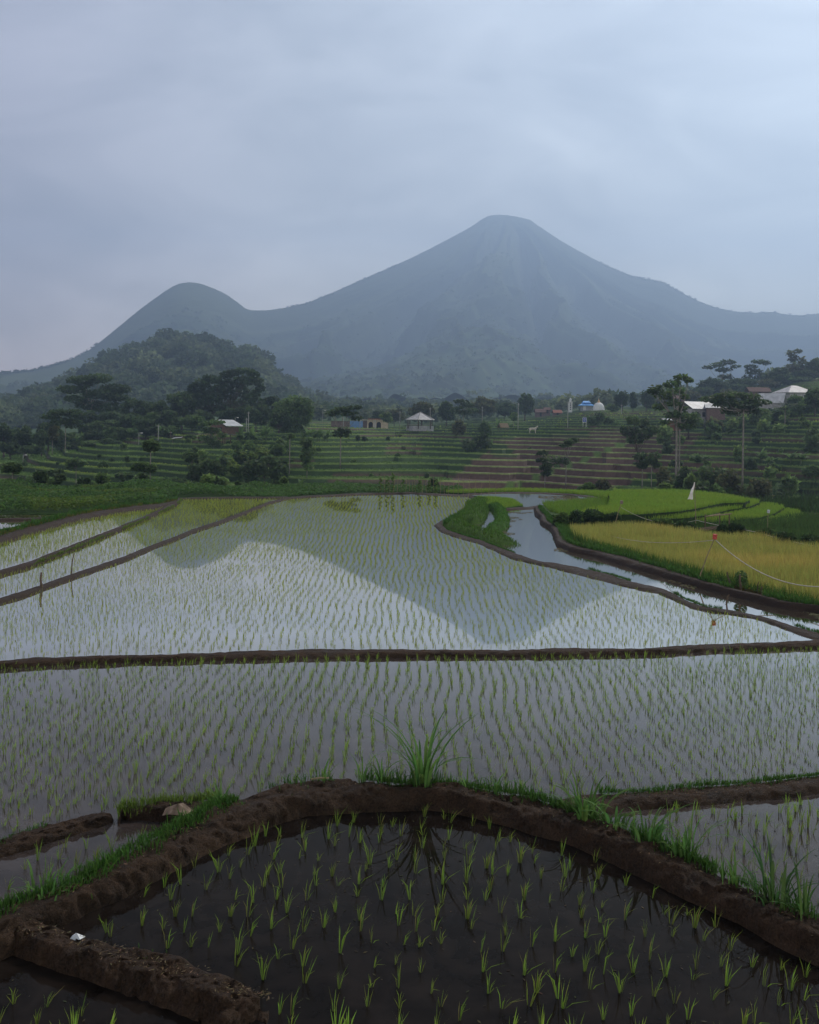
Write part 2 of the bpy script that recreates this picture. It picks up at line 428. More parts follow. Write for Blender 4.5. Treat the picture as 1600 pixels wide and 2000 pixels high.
I1 = [(-200,1108),(0,1044),(75,1023),(150,1004),(225,992),(319,981),(345,976)]
kA, kB, kO = bund(I0, I1, ZT, ZT+.22, -.3, .2, .04, M_SOIL2, 1.6, 1.2, 16)
K0 = [(350,976),(450,974),(562,974)]
K1 = [(350,972),(450,970),(562,970)]
bund(K0, K1, ZT, .05, -.2, .2, .02, M_SOIL2, .3, 1.2, 17)
# right bank of the channel
J0 = [(1042,995),(1044,1005),(1054,1013),(1054,1022),(1074,1033),(1081,1049),(1085,1065),(1110,1077),(1155,1086),(1200,1100),(1300,1129),(1375,1151),(1450,1170),(1525,1189),(1600,1198),(1800,1240)]
J1 = [(1052,990),(1058,1000),(1068,1008),(1070,1017),(1088,1028),(1097,1044),(1104,1057),(1128,1067),(1166,1075),(1215,1086),(1305,1113),(1380,1136),(1455,1155),(1530,1173),(1600,1183),(1800,1222)]
lA, lB, lO = bund(J0, J1, ZC, .0, -.2, .15, .04, M_SOIL2, .4, 1.3, 18)
# thin bund between the two ponds, and round the far pond
Q0 = [(984,996),(1010,995),(1040,994),(1050,992)]
Q1 = [(984,991),(1010,990.5),(1040,989),(1056,986)]
bund(Q0, Q1, ZC, ZC+.11, ZC, .15, .03, M_SOIL2, .2, 1.3, 19)
R0 = [(900,968),(924,966),(975,963.5),(1031,963.5),(1110,966.5),(1150,971),(1170,977)]
R1 = [(900,965.5),(924,963.5),(975,961),(1031,961),(1110,964),(1155,968),(1178,975)]
bund(R0, R1, ZC, ZC+.07, -.3, .25, .03, M_SOIL2, .4, 1.2, 20)

# ------------------------------------------------------------------ water sheets
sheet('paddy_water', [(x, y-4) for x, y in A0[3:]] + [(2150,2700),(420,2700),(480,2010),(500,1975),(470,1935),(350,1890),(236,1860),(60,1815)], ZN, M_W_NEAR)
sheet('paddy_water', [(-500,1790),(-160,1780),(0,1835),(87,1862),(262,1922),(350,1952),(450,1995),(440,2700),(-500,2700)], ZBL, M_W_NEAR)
sheet('paddy_water', [(-300,1725),(0,1663),(100,1628),(187,1607),(218,1596),(260,1592),(330,1590),(420,1590),(400,1640),(260,1700),(100,1760),(-50,1800),(-300,1900)], ZL+.005, M_W_MID)
sheet('paddy_water', [(1130,1590),(1180,1567),(1319,1562),(1450,1548),(1600,1533),(1900,1495),(2300,1450),(2300,2200),(1600,1850),(1450,1770),(1285,1698),(1169,1635)], ZR, M_W_MID)
sheet('paddy_water', [(-500,1318),(0,1300),(187,1289),(600,1279),(1000,1277),(1300,1272),(1600,1258),(2000,1243),(2000,1900),(1500,1790),(1000,1600),(700,1560),(400,1620),(-500,1900)], ZM, M_W_MID)
sheet('paddy_water', [(-500,1310),(0,1298),(187,1287),(600,1276),(1000,1275),(1300,1269),(1600,1254),(1580,1238),(1525,1218),(1450,1199),(1350,1180),(1300,1158),(1200,1132),(1075,1102),(980,1075),(900,1048),(855,1031),(870,1016),(915,996),(931,980),(918,969),(860,966),(700,964.5),(562,972),(356,973),(335,986),(319,988),(150,1012),(0,1053),(-500,1215)], ZT, M_W_TOP)
sheet('channel_water', [(982,993),(1047,992),(1049,1004),(1060,1012),(1060,1022),(1080,1033),(1087,1049),(1092,1063),(1116,1073),(1160,1082),(1206,1095),(1303,1123),(1378,1145),(1453,1164),(1528,1183),(1600,1192),(1900,1255),(1900,1300),(1600,1244),(1514,1213),(1420,1196),(1337,1176),(1240,1142),(1075,1102),(1000,1083),(970,1066),(962,1050),(975,1030)], ZC, M_W_CH)
sheet('pond_water', [(915,967),(975,962.5),(1031,962.5),(1110,966),(1172,977),(1160,985),(1110,992),(1040,993),(1000,985),(950,972)], ZC, M_W_CH)
sheet('pond_water', [(930,995),(966,1000),(980,1010),(978,1026),(950,1040),(925,1030)], ZC+.02, M_W_CH)
sheet('pond_water', [(-300,1008),(60,1005),(120,1006),(112,1012),(60,1022),(0,1034),(-300,1090)], -.35, M_W_TOP)
bund([(-200,1016),(0,1015.5),(70,1014),(84,1012.5)], [(-200,1014),(0,1013),(70,1012),(84,1011)], -.35, -.22, -.35, .3, .02, M_SOIL2, .2, 1.2, 23)

# ------------------------------------------------------------------ grass on the bunds
GG = (.05,.115,.022); GY = (.11,.17,.03)
edge_grass(bB, bO, 0, 700, .03, .12, .012, GG, .08, -.03, 3, .42, 1.5)
edge_grass(bB, bO, 0, 160, .08, .22, .014, GG, .08, -.04, 6, .5, 1.3)
edge_grass(bB[:len(bB)//3], bO[:len(bB)//3], 0, 420, .04, .15, .012, GG, .13, -.03, 4, .38, 1.6)
edge_grass(dB, dO, 0, 420, .04, .14, .012, GG, .07, -.03, 3, .25, .8)
edge_grass(eB, eO, 0, 150, .03, .1, .012, GG, .06, -.02, 4, .5, .8)
edge_grass(fB, fO, 0, 600, .04, .16, .012, GY, .1, -.02, 4, .2, .8)
edge_grass(cB, cO, 0, 40, .02, .06, .01, GG, .12, .1, 4, .62, 1.2)
edge_grass(hB[len(hB)*2//5:], hO[len(hB)*2//5:], 0, 200, .05, .15, .016, GG, .1, -.15, 8, .4, .35)
edge_grass(hB[len(hB)//4:len(hB)//2], hO[len(hB)//4:len(hB)//2], 0, 260, .1, .32, .02, GG, .15, -.25, 8, .1, .35)
edge_grass(lB, lO, 0, 230, .1, .3, .03, GG, .12, -.2, 8, .18, .3)
edge_grass(kB, kO, -.05, 260, .15, .5, .04, GG, .6, -.7, 8, .05, .3)
edge_grass(kB, kO, -.05, 120, .1, .25, .03, (.13,.12,.03), .2, .15, 9, .2, .3)
edge_grass(jA, jO, .05, 50, .1, .22, .02, GY, .06, -.05, 9, .3, .5)

# ridges of grass round the small pond
def ridge(pts, hw, h, zb, col, dens=60, gh=(.15,.45), gw=.03, name='grass_bank'):
    W = [G(x, y, zb) for x, y in pts]
    n = max(10, int(plen(W)/.35)); C = resample(W, n)
    t = np.gradient(C, axis=0); t[:, 2] = 0; t /= np.linalg.norm(t, axis=1)[:, None]
    s = np.stack([-t[:, 1], t[:, 0], 0*t[:, 0]], 1)
    m = 11; q = np.linspace(-1, 1, m)
    Q = C[:, None, :] + s[:, None, :]*(q*hw)[None, :, None]
    pr = np.clip(1-np.abs(q)**2.6, 0, 1)
    e = np.minimum(1, np.minimum(np.arange(n), np.arange(n)[::-1])/2.5)
    Q[..., 2] = zb - .1 + (h+.1)*pr[None]*e[:, None]*(1+.35*(fbm(Q[..., 0]*.8, Q[..., 1]*.8, 31)-.5))
    V = Q.reshape(-1, 3)
    i = np.arange(n-1)[:, None]*m + np.arange(m-1)[None]
    Fc = np.stack([i, i+m, i+m+1, i+1], -1).reshape(-1, 4)
    cc = np.tile(np.array(col)*.55, (len(V), 1))
    me = npmesh(name, V, Fc, cc, True)
    tag(link(name, me, M_TERR), None, None, None, 'structure')
    k = int(plen(W)*hw*2*dens)
    a = rng.uniform(0, n-1.01, k); ai = a.astype(int); af = (a-ai)[:, None]
    b = rng.uniform(0, m-1.01, k); bi = b.astype(int); bf = (b-bi)[:, None]
    pt = (Q[ai, bi]*(1-af)+Q[ai+1, bi]*af)*(1-bf) + (Q[ai, bi+1]*(1-af)+Q[ai+1, bi+1]*af)*bf
    grass_on(pt, gh[0], gh[1], gw, col, .3, .6)
ridge([(940,978),(936,988),(928,998),(905,1014),(886,1026),(895,1034),(925,1042),(958,1050),(985,1066)], 1.0, .3, -.25, (.065,.13,.022), 80, (.1,.28))
ridge([(930,985),(930,1000),(922,1014),(912,1024)], 1.0, .5, -.25, (.07,.14,.024), 70, (.12,.34))
ridge([(950,990),(968,993),(978,1003),(981,1016),(978,1030),(962,1040),(945,1043)], .55, .42, -.25, (.06,.14,.022), 100, (.08,.22))

# ------------------------------------------------------------------ rice seedlings
def seedling_mesh(name, k, hmin, hmax, w, spread, base):
    n = k
    a = rng.uniform(0, 2*math.pi, n)
    B = np.stack([np.cos(a)*.018, np.sin(a)*.018, np.full(n, -.02)], 1)*rng.uniform(.3, 1, (n, 1)); B[:, 2] = -.02
    H = rng.uniform(hmin, hmax, n)
    ln = np.stack([np.cos(a), np.sin(a)], 1)*(H*rng.uniform(.05, spread, n))[:, None]
    ln[:, 0] += H*rng.uniform(-.05, .3, n)
    out = rng.uniform(0, 1, n) < .12
    ln[out] *= 2.2; H[out] *= .55
    c = jit(np.array(base)*1.0, n, .25, .14); c[rng.uniform(size=n) < .07] = (.2,.19,.06)
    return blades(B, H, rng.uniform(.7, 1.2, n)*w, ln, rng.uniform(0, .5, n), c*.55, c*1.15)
SEED = (.19,.29,.045)
protos = []
for k in range(14):
    V, T, C = seedling_mesh('s', rng.integers(5, 11), .15, .35, .0095, .34, SEED)
    me = npmesh('rice_seedling', V, T, C); me.materials.append(M_BLADE); protos.append(me)
cand = []
def rice_grid(pts, z, dx, dy, jx, jy, drop, key, zoff=0):
    poly = wpoly(pts, z)
    x0, y0 = poly.min(0); x1, y1 = poly.max(0)
    gx = np.arange(x0, x1, dx); gy = np.arange(y0, y1, dy)
    X, Y = np.meshgrid(gx, gy)
    X = X + (fbm(Y*.35, X*.08, 41, 2)-.5)*dx*1.6 + rng.normal(size=X.shape)*jx
    Y = Y + (fbm(X*.3, Y*.1, 43, 2)-.5)*dy*1.5 + rng.normal(size=X.shape)*jy
    k = inside(X, Y, poly) & (rng.uniform(size=X.shape) > drop)
    # only what the photo's field of view and a margin can show
    k &= np.abs(X) < Y*.47+3.5
    k &= ~((fbm(X*.5, Y*.35, 143, 3) > .72) & (rng.uniform(size=X.shape) < .4))
    return np.stack([X[k], Y[k], np.full(k.sum(), z+zoff)], 1)
pN = rice_grid([(x, y+9) for x, y in A0[4:]] + [(1760,2060),(1720,2120),(560,2120),(545,2010),(545,1960),(450,1900),(350,1862),(236,1836),(150,1812)], ZN, .31, .35, .06, .07, .07, 'n')
pBL = rice_grid([(-60,1870),(0,1885),(87,1915),(175,1945),(262,1975),(330,2010),(330,2120),(-60,2120)], ZBL, .34, .36, .05, .06, .08, 'bl')
pL = rice_grid([(-60,1712),(0,1692),(94,1660),(187,1632),(232,1612),(285,1616),(330,1620),(300,1638),(260,1662),(160,1717),(90,1742),(0,1772),(-60,1795)], ZL, .3, .32, .05, .06, .06, 'l')
pR = rice_grid([(1235,1594),(1319,1586),(1450,1575),(1600,1560),(2000,1516),(2000,1980),(1600,1790),(1487,1738),(1356,1672),(1281,1638),(1235,1620)], ZR, .26, .28, .035, .04, .05, 'r')
plots = ((pN, 'bright green rice seedling standing in the dark water of the nearest paddy', 'rice seedlings in the nearest paddy'),
         (pBL, 'rice seedling in the dark water of the bottom left corner paddy', 'rice seedlings in the bottom left corner paddy'),
         (pL, 'rice seedling in the small wedge paddy at left beside the paper scrap', 'rice seedlings in the small left paddy'),
         (pR, 'rice seedling in the right hand paddy behind the thick earth bund', 'rice seedlings in the right hand paddy'))
allc = [(np.hypot(q[0], q[1]), tuple(q), l, g) for P_, l, g in plots for q in P_]
allc.sort(key=lambda c: (abs(c[1][0]) > c[1][1]*.43 or F*(EYE-c[1][2])/c[1][1] > 1180, c[0]))
for d, q, l, g in allc[:300]:
    o = bpy.data.objects.new('rice_seedling', protos[random.randrange(len(protos))]); COL.objects.link(o)
    o.location = q; o.rotation_euler.z = random.gauss(0, .7); s = random.uniform(.7, 1.1); o.scale = (s, s, s*random.uniform(.85, 1.1))
    tag(o, l, 'rice seedling', g)
RICE = Acc()
def tufts(Pt, nb, hmin, hmax, w, spread, base, simple, v=.2):
    n = len(Pt)
    if n == 0: return
    B = np.repeat(Pt, nb, 0); m = len(B)
    a = rng.uniform(0, 2*math.pi, m)
    B = B + np.stack([np.cos(a), np.sin(a), 0*a], 1)*.018; B[:, 2] -= .02
    big = .72+.56*fbm(Pt[:, 0]*.45, Pt[:, 1]*.3, 141, 3)
    hs = np.repeat(rng.uniform(.65, 1.25, n)*big, nb)
    H = rng.uniform(hmin, hmax, m)*hs
    ln = np.stack([np.cos(a), np.sin(a)], 1)*(H*rng.uniform(.05, spread, m))[:, None]
    ln[:, 0] += np.repeat(rng.normal(size=n)*.08+.06, nb)*H
    c = jit(base, m, v, .1)*np.repeat(rng.uniform(.8, 1.2, (n, 1)), nb, 0)
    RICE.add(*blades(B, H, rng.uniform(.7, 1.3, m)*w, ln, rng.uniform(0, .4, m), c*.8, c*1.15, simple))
rest = np.array([c[1] for c in allc[300:]]) if len(allc) > 300 else np.zeros((0, 3))
tufts(rest, 8, .15, .32, .012, .3, SEED, False)
pM = rice_grid([(-200,1312),(0,1304),(187,1296),(600,1287),(1000,1284),(1300,1279),(1600,1266),(2200,1240),(2200,1440),(1800,1488),(1600,1509),(1450,1526),(1281,1542),(1097,1558),(1037,1551),(900,1529),(725,1521),(600,1523),(484,1553),(425,1563),(375,1564),(250,1575),(212,1588),(160,1594),(30,1630),(-60,1660),(-200,1700)], ZM, .255, .21, .022, .03, .04, 'm')
tufts(pM, 6, .08, .22, .0095, .33, SEED, False)
pT = rice_grid([(-200,1304),(0,1291),(187,1281),(600,1268),(1000,1268),(1300,1264),(1560,1251),(1514,1223),(1469,1209),(1412,1200),(1356,1193),(1319,1176),(1285,1162),(1225,1149),(1075,1110),(1000,1094),(931,1063),(890,1052),(858,1041),(845,1028),(858,1017),(905,1002),(914,992),(924,980),(914,972),(860,970),(700,968),(562,976),(525,987),(431,1025),(337,1060),(244,1098),(131,1138),(0,1183),(-200,1257)], ZT, .255, .23, .028, .035, .04, 't')
pS1 = rice_grid([(-200,1238),(0,1167),(131,1123),(244,1085),(337,1049),(431,1015),(525,979),(560,975),(358,976),(345,990),(281,1019),(169,1066),(56,1111),(0,1126),(-200,1192)], ZT, .24, .22, .03, .035, .03, 't')
pS2 = rice_grid([(-200,1176),(0,1112),(112,1074),(225,1030),(300,1000),(319,993),(225,1004),(150,1019),(75,1040),(0,1062),(-200,1137)], ZT, .22, .2, .03, .035, .03, 't')
for Q_, hh in ((pT, 1.0), (pS1, 1.15), (pS2, 1.15)):
    nearm = Q_[:, 1] < 42
    tufts(Q_[nearm], 4, .08, .19*hh, .0105, .3, (.25,.32,.045), False)
    tufts(Q_[~nearm], 4, .1, .2*hh, .0165, .3, (.26,.33,.05), True)
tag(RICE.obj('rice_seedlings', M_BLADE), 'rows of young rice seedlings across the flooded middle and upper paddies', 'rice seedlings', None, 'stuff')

# ------------------------------------------------------------------ tall grass clumps on the bunds
def grass_clump(px, py, z, n, h, w, spread, label, base=(.085,.18,.045), seedn=0, lean=0.0):
    loc = G(px, py, z)
    a = rng.uniform(0, 2*math.pi, n)
    Ac = Acc()
    for k in range(n):
        H = 1.35*h*rng.uniform(.35, 1.0)*(1 if k > n//4 else .6)
        dirv = np.array([math.cos(a[k])+lean, math.sin(a[k])*.8, 0])
        reach = H*rng.uniform(.1, 1.15)
        root = np.array([math.cos(a[k]), math.sin(a[k]), 0])*spread*rng.uniform(.1, 1)
        root[2] = -.04
        m = 9; t = np.linspace(0, 1, m)
        ctr = root[None] + dirv[None]*(reach*t**1.9)[:, None]
        ctr[:, 2] += H*(t*1.25 - .55*rng.uniform(.3, 1.2)*t**2.6)
        sd = np.array([-dirv[1], dirv[0], 0]); sd /= np.linalg.norm(sd)+1e-6
        tw = rng.uniform(-.9, .9); sd = sd*math.cos(tw)+np.array([0, 0, 1])*math.sin(tw)*.4 + dirv*math.sin(tw)*.4
        ww = w*rng.uniform(.5, 1.2)*np.clip(np.minimum(1, .45+t*2.2)*(1-t**3), .03, 1)*.5
        Vv = np.stack([ctr-sd*ww[:, None], ctr-np.array([0, 0, .25])*ww[:, None], ctr+sd*ww[:, None]], 1).reshape(-1, 3)
        i = np.arange(m-1)[:, None]*3
        T = np.concatenate([i+[0,1,4], i+[0,4,3], i+[1,2,5], i+[1,5,4]], 1).reshape(-1, 3)
        c = np.array(base)*rng.uniform(.75, 1.3)*np.array([rng.uniform(.85, 1.3), 1, 1])
        Ac.add(Vv, T, np.tile(c, (len(Vv), 1)))
    o = Ac.obj('grass_clump', M_BLADE); o.location = loc
    return tag(o, label, 'grass clump')
TB = ZN+.24
grass_clump(826,1531, TB, 44, 1.02, .055, .19, 'tallest clump of broad bladed grass on the arched bund')
grass_clump(708,1524, TB, 14, .5, .035, .1, 'upright grass clump left of the tallest broad bladed clump')
grass_clump(630,1527, TB, 12, .36, .03, .1, 'small arching grass clump at the left shoulder of the arched bund')
grass_clump(745,1528, TB, 12, .42, .03, .08, 'thin grass tuft touching the left side of the tallest clump')
grass_clump(912,1538, TB, 14, .26, .03, .09, 'short grass tuft right of the tallest broad bladed clump')
grass_clump(968,1550, TB, 12, .28, .03, .07, 'small pale tipped grass tuft on the falling right side of the arched bund')
grass_clump(1140,1592, TB, 60, .42, .05, .28, 'leafy grass clump where two bunds meet at right', (.07,.15,.035))
grass_clump(1195,1612, TB, 40, .34, .05, .25, 'low leafy grass clump just right of the bund junction', (.07,.15,.04))
grass_clump(1265,1640, TB, 46, .42, .045, .25, 'bushy grass clump with bent leaves beside the right hand paddy', (.065,.15,.04))
grass_clump(1347,1674, TB, 22, .55, .035, .12, 'clump with one tall straight blade on the right bund')
grass_clump(1330,1668, TB, 24, .3, .035, .2, 'low spreading grass left of the tall straight blade')
grass_clump(1440,1722, TB, 22, .3, .03, .2, 'short dark grass clump on the right bund below the straight blade')
grass_clump(1512,1760, TB, 40, .55, .045, .22, 'wide dark grass clump at the right edge of the right hand paddy', (.045,.1,.03))
grass_clump(1570,1788, TB, 28, .45, .045, .2, 'grass clump with long leaning leaves at the right picture edge', (.05,.11,.03))
grass_clump(85,1745, TB, 40, .3, .03, .3, 'dense low grass clump on the left end of the arched bund')
grass_clump(430,1566, TB, 40, .22, .025, .16, 'bright low grass tuft right of the paper scrap')

# ------------------------------------------------------------------ terrain beyond
cols = {   # photo column: (distance, photo row of the ground there) beyond the plots
 -500: [(160,965),(230,930),(320,915),(500,870)],
 0:    [(160,962),(232,900),(300,882),(500,855)],
 250:  [(155,958),(240,865),(300,852),(500,835)],
 400:  [(150,955),(245,845),(300,836),(500,820)],
 600:  [(150,955),(252,838),(330,832),(500,818)],
 800:  [(150,955),(255,860),(325,838),(500,826)],
 1000: [(150,960),(250,852),(335,824),(500,812)],
 1200: [(140,966),(238,848),(335,806),(500,795)],
 1400: [(126,985),(222,838),(262,815),(500,775)],
 1600: [(108,1052),(210,802),(260,776),(500,730)],
 2100: [(108,1060),(210,780),(260,750),(500,690)]}
DD = np.r_[np.arange(84,130,.6), np.arange(130,262,.36), np.arange(262,345,.7), np.arange(345,520,5), np.arange(520,1101,20)]
ck = sorted(cols)
PROF = []
for c in ck:
    pr = [(84,-.9),(98,-.95)] + [(d, EYE-d*(y-hor(c))/F) for d, y in cols[c]] + [(1100, EYE+1100*45/F)]
    PROF.append(np.interp(DD, [p[0] for p in pr], [p[1] for p in pr]))
PROF = np.array(PROF)
def base_z(px, d):
    px = np.asarray(px, float); d = np.asarray(d, float)
    ci = np.interp(px, ck, np.arange(len(ck))); c0 = np.clip(ci.astype(int), 0, len(ck)-2); cf = ci-c0
    di = np.interp(d, DD, np.arange(len(DD))); d0 = np.clip(di.astype(int), 0, len(DD)-2); df = di-d0
    cf = cf*cf*(3-2*cf)
    a = PROF[c0, d0]*(1-df)+PROF[c0, d0+1]*df
    b = PROF[c0+1, d0]*(1-df)+PROF[c0+1, d0+1]*df
    return a*(1-cf)+b*cf
def px_of(X, Y): return CX + F*X/Y            # photo column, roll left aside
BROWN = np.array([(985,853),(1100,846),(1250,838),(1372,842),(1335,880),(1305,915),(1180,958),(850,962),(870,945)], float)
STEP = .85
def dmin(px): return np.interp(px, ck, [cols[c][0][0] for c in ck])-1.0
QF = [0, .07, .10, .86, .965, 1.0]; QZ = [.3, .3, 0, 0, 1.3, 1.3]
def qfield(px, d):
    px = np.asarray(px, float); d = np.asarray(d, float)
    X = (px-CX)/F*d
    blk = np.floor(X/17 + (fbm(X*.03, d*.03, 57, 2)-.5)*1.5)
    return base_z(px, d)/STEP + (_h(blk, np.floor(d*0), 59)-.5)*.5 + (d-84)*.004 + (fbm(X*.014, d*.018, 51, 2)-.5)*2.0 + (fbm(X*.06, d*.05, 52, 2)-.5)*.25
def terr(px, d):
    """terraced ground: height, riser mask, lip mask"""
    px = np.asarray(px, float); d = np.asarray(d, float)
    z = base_z(px, d)
    y0 = hor(px) - F*(z-EYE)/d
    br = inside(px, y0, BROWN)
    q = qfield(px, d); k = np.floor(q); f = q-k
    zq = (k + np.interp(f, QF, QZ))*STEP - (d-84)*.0034
    w = (d > dmin(px))*(1-smooth(430, 470, d))*1.0
    return z*(1-w)+zq*w, ((f > .86) & (f < .96)), (f >= .96) | (f < .085), br, y0, f
def terr_z(px, d): return float(terr(np.array([px]), np.array([d]))[0][0])
def ground_d(px, py):
    z = terr(np.full(DD.shape, px), DD)[0]
    y = hor(px) - F*(z-EYE)/DD
    ok = np.where((y <= py) & (DD > 104))[0]
    return float(DD[ok[0]]) if len(ok) else 250.0
pxs = np.arange(-600, 2201, 7.0)
dfine = np.arange(104, 471, .4)
Dn = np.r_[np.arange(84, 104, 1.5)]; Df = np.r_[np.arange(472, 1101, 14)]
LV = [(k+f, t) for k in range(-12, 32) for f, t in ((.085, 0), (.10, 1), (.48, 1), (.86, 1), (.862, 2), (.942, 2), (.943, 3), (.965, 3), (1.03, 3))]
LV.sort()
rowsD = []
PXf, DFf = np.meshgrid(pxs, dfine)
qraw = qfield(PXf, DFf); dmn = dmin(PXf)
qmn = np.where(DFf > dmn, qraw, 1e9).min(0)[None]
qf = np.maximum.accumulate(np.where(DFf > dmn, qraw, qmn-20+(DFf-104)*.01), axis=0) + (DFf-104)*1e-5
lq = np.array([l[0] for l in LV])
for c_ in range(len(pxs)): rowsD.append(np.interp(lq, qf[:, c_], dfine))
rowsD = np.array(rowsD).T
DDg = np.concatenate([np.repeat(Dn[:, None], len(pxs), 1), rowsD, np.repeat(Df[:, None], len(pxs), 1)], 0)
typ = np.concatenate([np.full(len(Dn), -1), np.array([l[1] for l in LV]), np.full(len(Df), -2)])[:, None]*np.ones((1, len(pxs)))
PX = np.repeat(pxs[None], len(DDg), 0)
Z, _r, _l, br, y0, fr = terr(PX, DDg)
# heights straight from the step the row belongs to
zl = np.array([np.floor(l[0]-1e-6)+np.interp((l[0]-1e-6) % 1.0, QF, QZ) for l in LV])*STEP
a0, a1 = len(Dn), len(Dn)+len(LV)
ins = (rowsD > dmin(PX[a0:a1])+.2) & (rowsD < 470.2)
wz = 1-smooth(430, 470, rowsD)
Z[a0:a1] = np.where(ins, base_z(PX[a0:a1], rowsD)*(1-wz)+(zl[:, None]-(rowsD-84)*.0034)*wz, base_z(PX[a0:a1], rowsD))
X = (PX-CX)/F*DDg
V = np.stack([X, DDg, Z+(fbm(X*.9, DDg*.9, 61, 3)-.5)*.16], -1).reshape(-1, 3)
nr_, nc_ = PX.shape
i = np.arange(nr_-1)[:, None]*nc_ + np.arange(nc_-1)[None]
Fc = np.stack([i, i+1, i+nc_+1, i+nc_], -1).reshape(-1, 4)
c = np.zeros(PX.shape+(3,))
riser = typ == 2; lip = (typ == 3) | (typ == 0)
stepid = np.round(np.clip((Z+6)/STEP, 0, 60))
pat = vn(X*.03+3, stepid*1.7, 71)
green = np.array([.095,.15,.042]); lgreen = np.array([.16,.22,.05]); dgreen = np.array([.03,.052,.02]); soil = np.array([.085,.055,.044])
c[:] = green
c[pat > .7] = lgreen
c[lip] = np.array([.1,.15,.04])
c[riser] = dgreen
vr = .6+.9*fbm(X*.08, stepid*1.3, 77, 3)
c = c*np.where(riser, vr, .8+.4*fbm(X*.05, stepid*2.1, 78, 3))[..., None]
c[(~br) & (vn(X*.04, stepid*2.3, 73) > .72) & riser] = soil
bs = br & (vn(X*.05, stepid*1.9, 75) > .16)
c[bs & ~lip] = soil
c[bs & (typ == 1)] = soil*.9
c[br & lip] = np.array([.16,.2,.07])
tpath = (y0-850)/(955-850); pth = np.abs(PX-(1250-265*tpath)) < 8
c[pth & br] = green
c[(typ == -1) | (DDg < dmin(PX)+.3)] = dgreen
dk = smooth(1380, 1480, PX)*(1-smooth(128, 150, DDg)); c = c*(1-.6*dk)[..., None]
wood = smooth(380, 450, DDg)[..., None]
c = c*(1-wood)+np.array([.045,.075,.025])*wood
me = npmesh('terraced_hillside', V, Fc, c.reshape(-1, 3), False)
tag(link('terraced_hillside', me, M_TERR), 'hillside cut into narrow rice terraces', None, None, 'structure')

me = bpy.data.meshes.new('ground')
me.from_pydata([(-3800,-60,-9),(3800,-60,-9),(3800,5300,-9),(-3800,5300,-9),(-60,-60,-.9),(60,-60,-.9),(60,86,-.9),(-60,86,-.9)], [], [(0,1,2,3),(4,5,6,7)]); me.update()
a = me.color_attributes.new('Col', 'FLOAT_COLOR', 'POINT')
for q in a.data: q.color = (.05,.06,.03,1)
tag(link('ground', me, M_TERR), None, None, None, 'structure')

# terrace vegetation: short crops and grass that roughen every step
TG = Acc()
n = 190000
px = rng.uniform(-150, 1750, n); d = 1/rng.uniform(1/345, 1/106, n)
z, rs, lp, b_, yy, ff = terr(px, d)
x = (px-CX)/F*d
keep = ~(b_ & ~lp & (rng.uniform(size=n) < .985)) & ~(b_ & lp & (rng.uniform(size=n) < .45)) & (rng.uniform(size=n) < np.where(rs, .12, .8))
px, d, z, x, rs, lp, b_ = [q[keep] for q in (px, d, z, x, rs, lp, b_)]
n = len(px)
H = np.where(rs, rng.uniform(.1, .3, n), rng.uniform(.15, .4, n))*np.where(b_, .35, 1)*d/200
col = np.where(rs[:, None], np.array([[.034,.062,.022]]), np.array([[.1,.165,.045]]))
pt_ = vn(x*.03+3, np.round(np.clip((z+6)/STEP, 0, 60))*1.7, 71)
col = np.where((lp & b_)[:, None], np.array([[.16,.2,.07]]), col)
col = np.where((~rs & (pt_ > .7))[:, None], np.array([[.17,.23,.05]]), col)
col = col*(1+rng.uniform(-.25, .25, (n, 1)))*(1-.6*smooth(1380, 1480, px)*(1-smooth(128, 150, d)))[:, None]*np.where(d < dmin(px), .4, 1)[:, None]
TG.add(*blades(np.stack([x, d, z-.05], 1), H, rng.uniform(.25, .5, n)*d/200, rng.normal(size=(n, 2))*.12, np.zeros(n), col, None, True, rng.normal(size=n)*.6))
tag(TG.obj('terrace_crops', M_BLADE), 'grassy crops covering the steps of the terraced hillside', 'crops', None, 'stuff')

# ------------------------------------------------------------------ foothill and mountains
def ridge_mesh(name, sil, dr, df, yfoot, power, dx, rows, bump, bs, colfn, back=.18):
    sx = [p[0] for p in sil]; sy = [p[1] for p in sil]
    px = np.arange(sx[0], sx[-1]+.1, dx)
    S = np.interp(px, sx, sy)
    for _ in range(2): S[1:-1] = (S[:-2]+2*S[1:-1]+S[2:])/4
    D = np.interp(px, [q[0] for q in dr], [q[1] for q in dr])
    h = HY+(px-CX)*math.tan(ROLL)
    zr = EYE + D*(h-S)/F
    zf = EYE + df*(h-yfoot)/F
    t = np.r_[np.linspace(0, 1, rows)**.85, 1+np.linspace(0, 1, 14)[1:]*back]
    T = t[:, None]
    dd = df + (D-df)[None]*T
    up = np.where(T <= 1, np.clip(T, 0, 1)**power, 1-((T-1)/back)**1.3*1.15)
    z = zf[None] + (zr-zf)[None]*up
    X = (px[None]-CX)/F*dd
    fade = np.clip((1-T)*9, .12, 1)
    z = z + bump(X, dd, T)*fade
    V = np.stack([X, dd, z], -1).reshape(-1, 3)
    a, b = X.shape
    i = np.arange(a-1)[:, None]*b + np.arange(b-1)[None]
    Fc = np.stack([i, i+1, i+b+1, i+b], -1).reshape(-1, 4)
    c = colfn(X, dd, z, T, px)
    me = npmesh(name, V, Fc, c.reshape(-1, 3), True)
    o = tag(link(name, me, M_MOUNT), None, None, None, 'structure')
    return o, X, dd, z, t
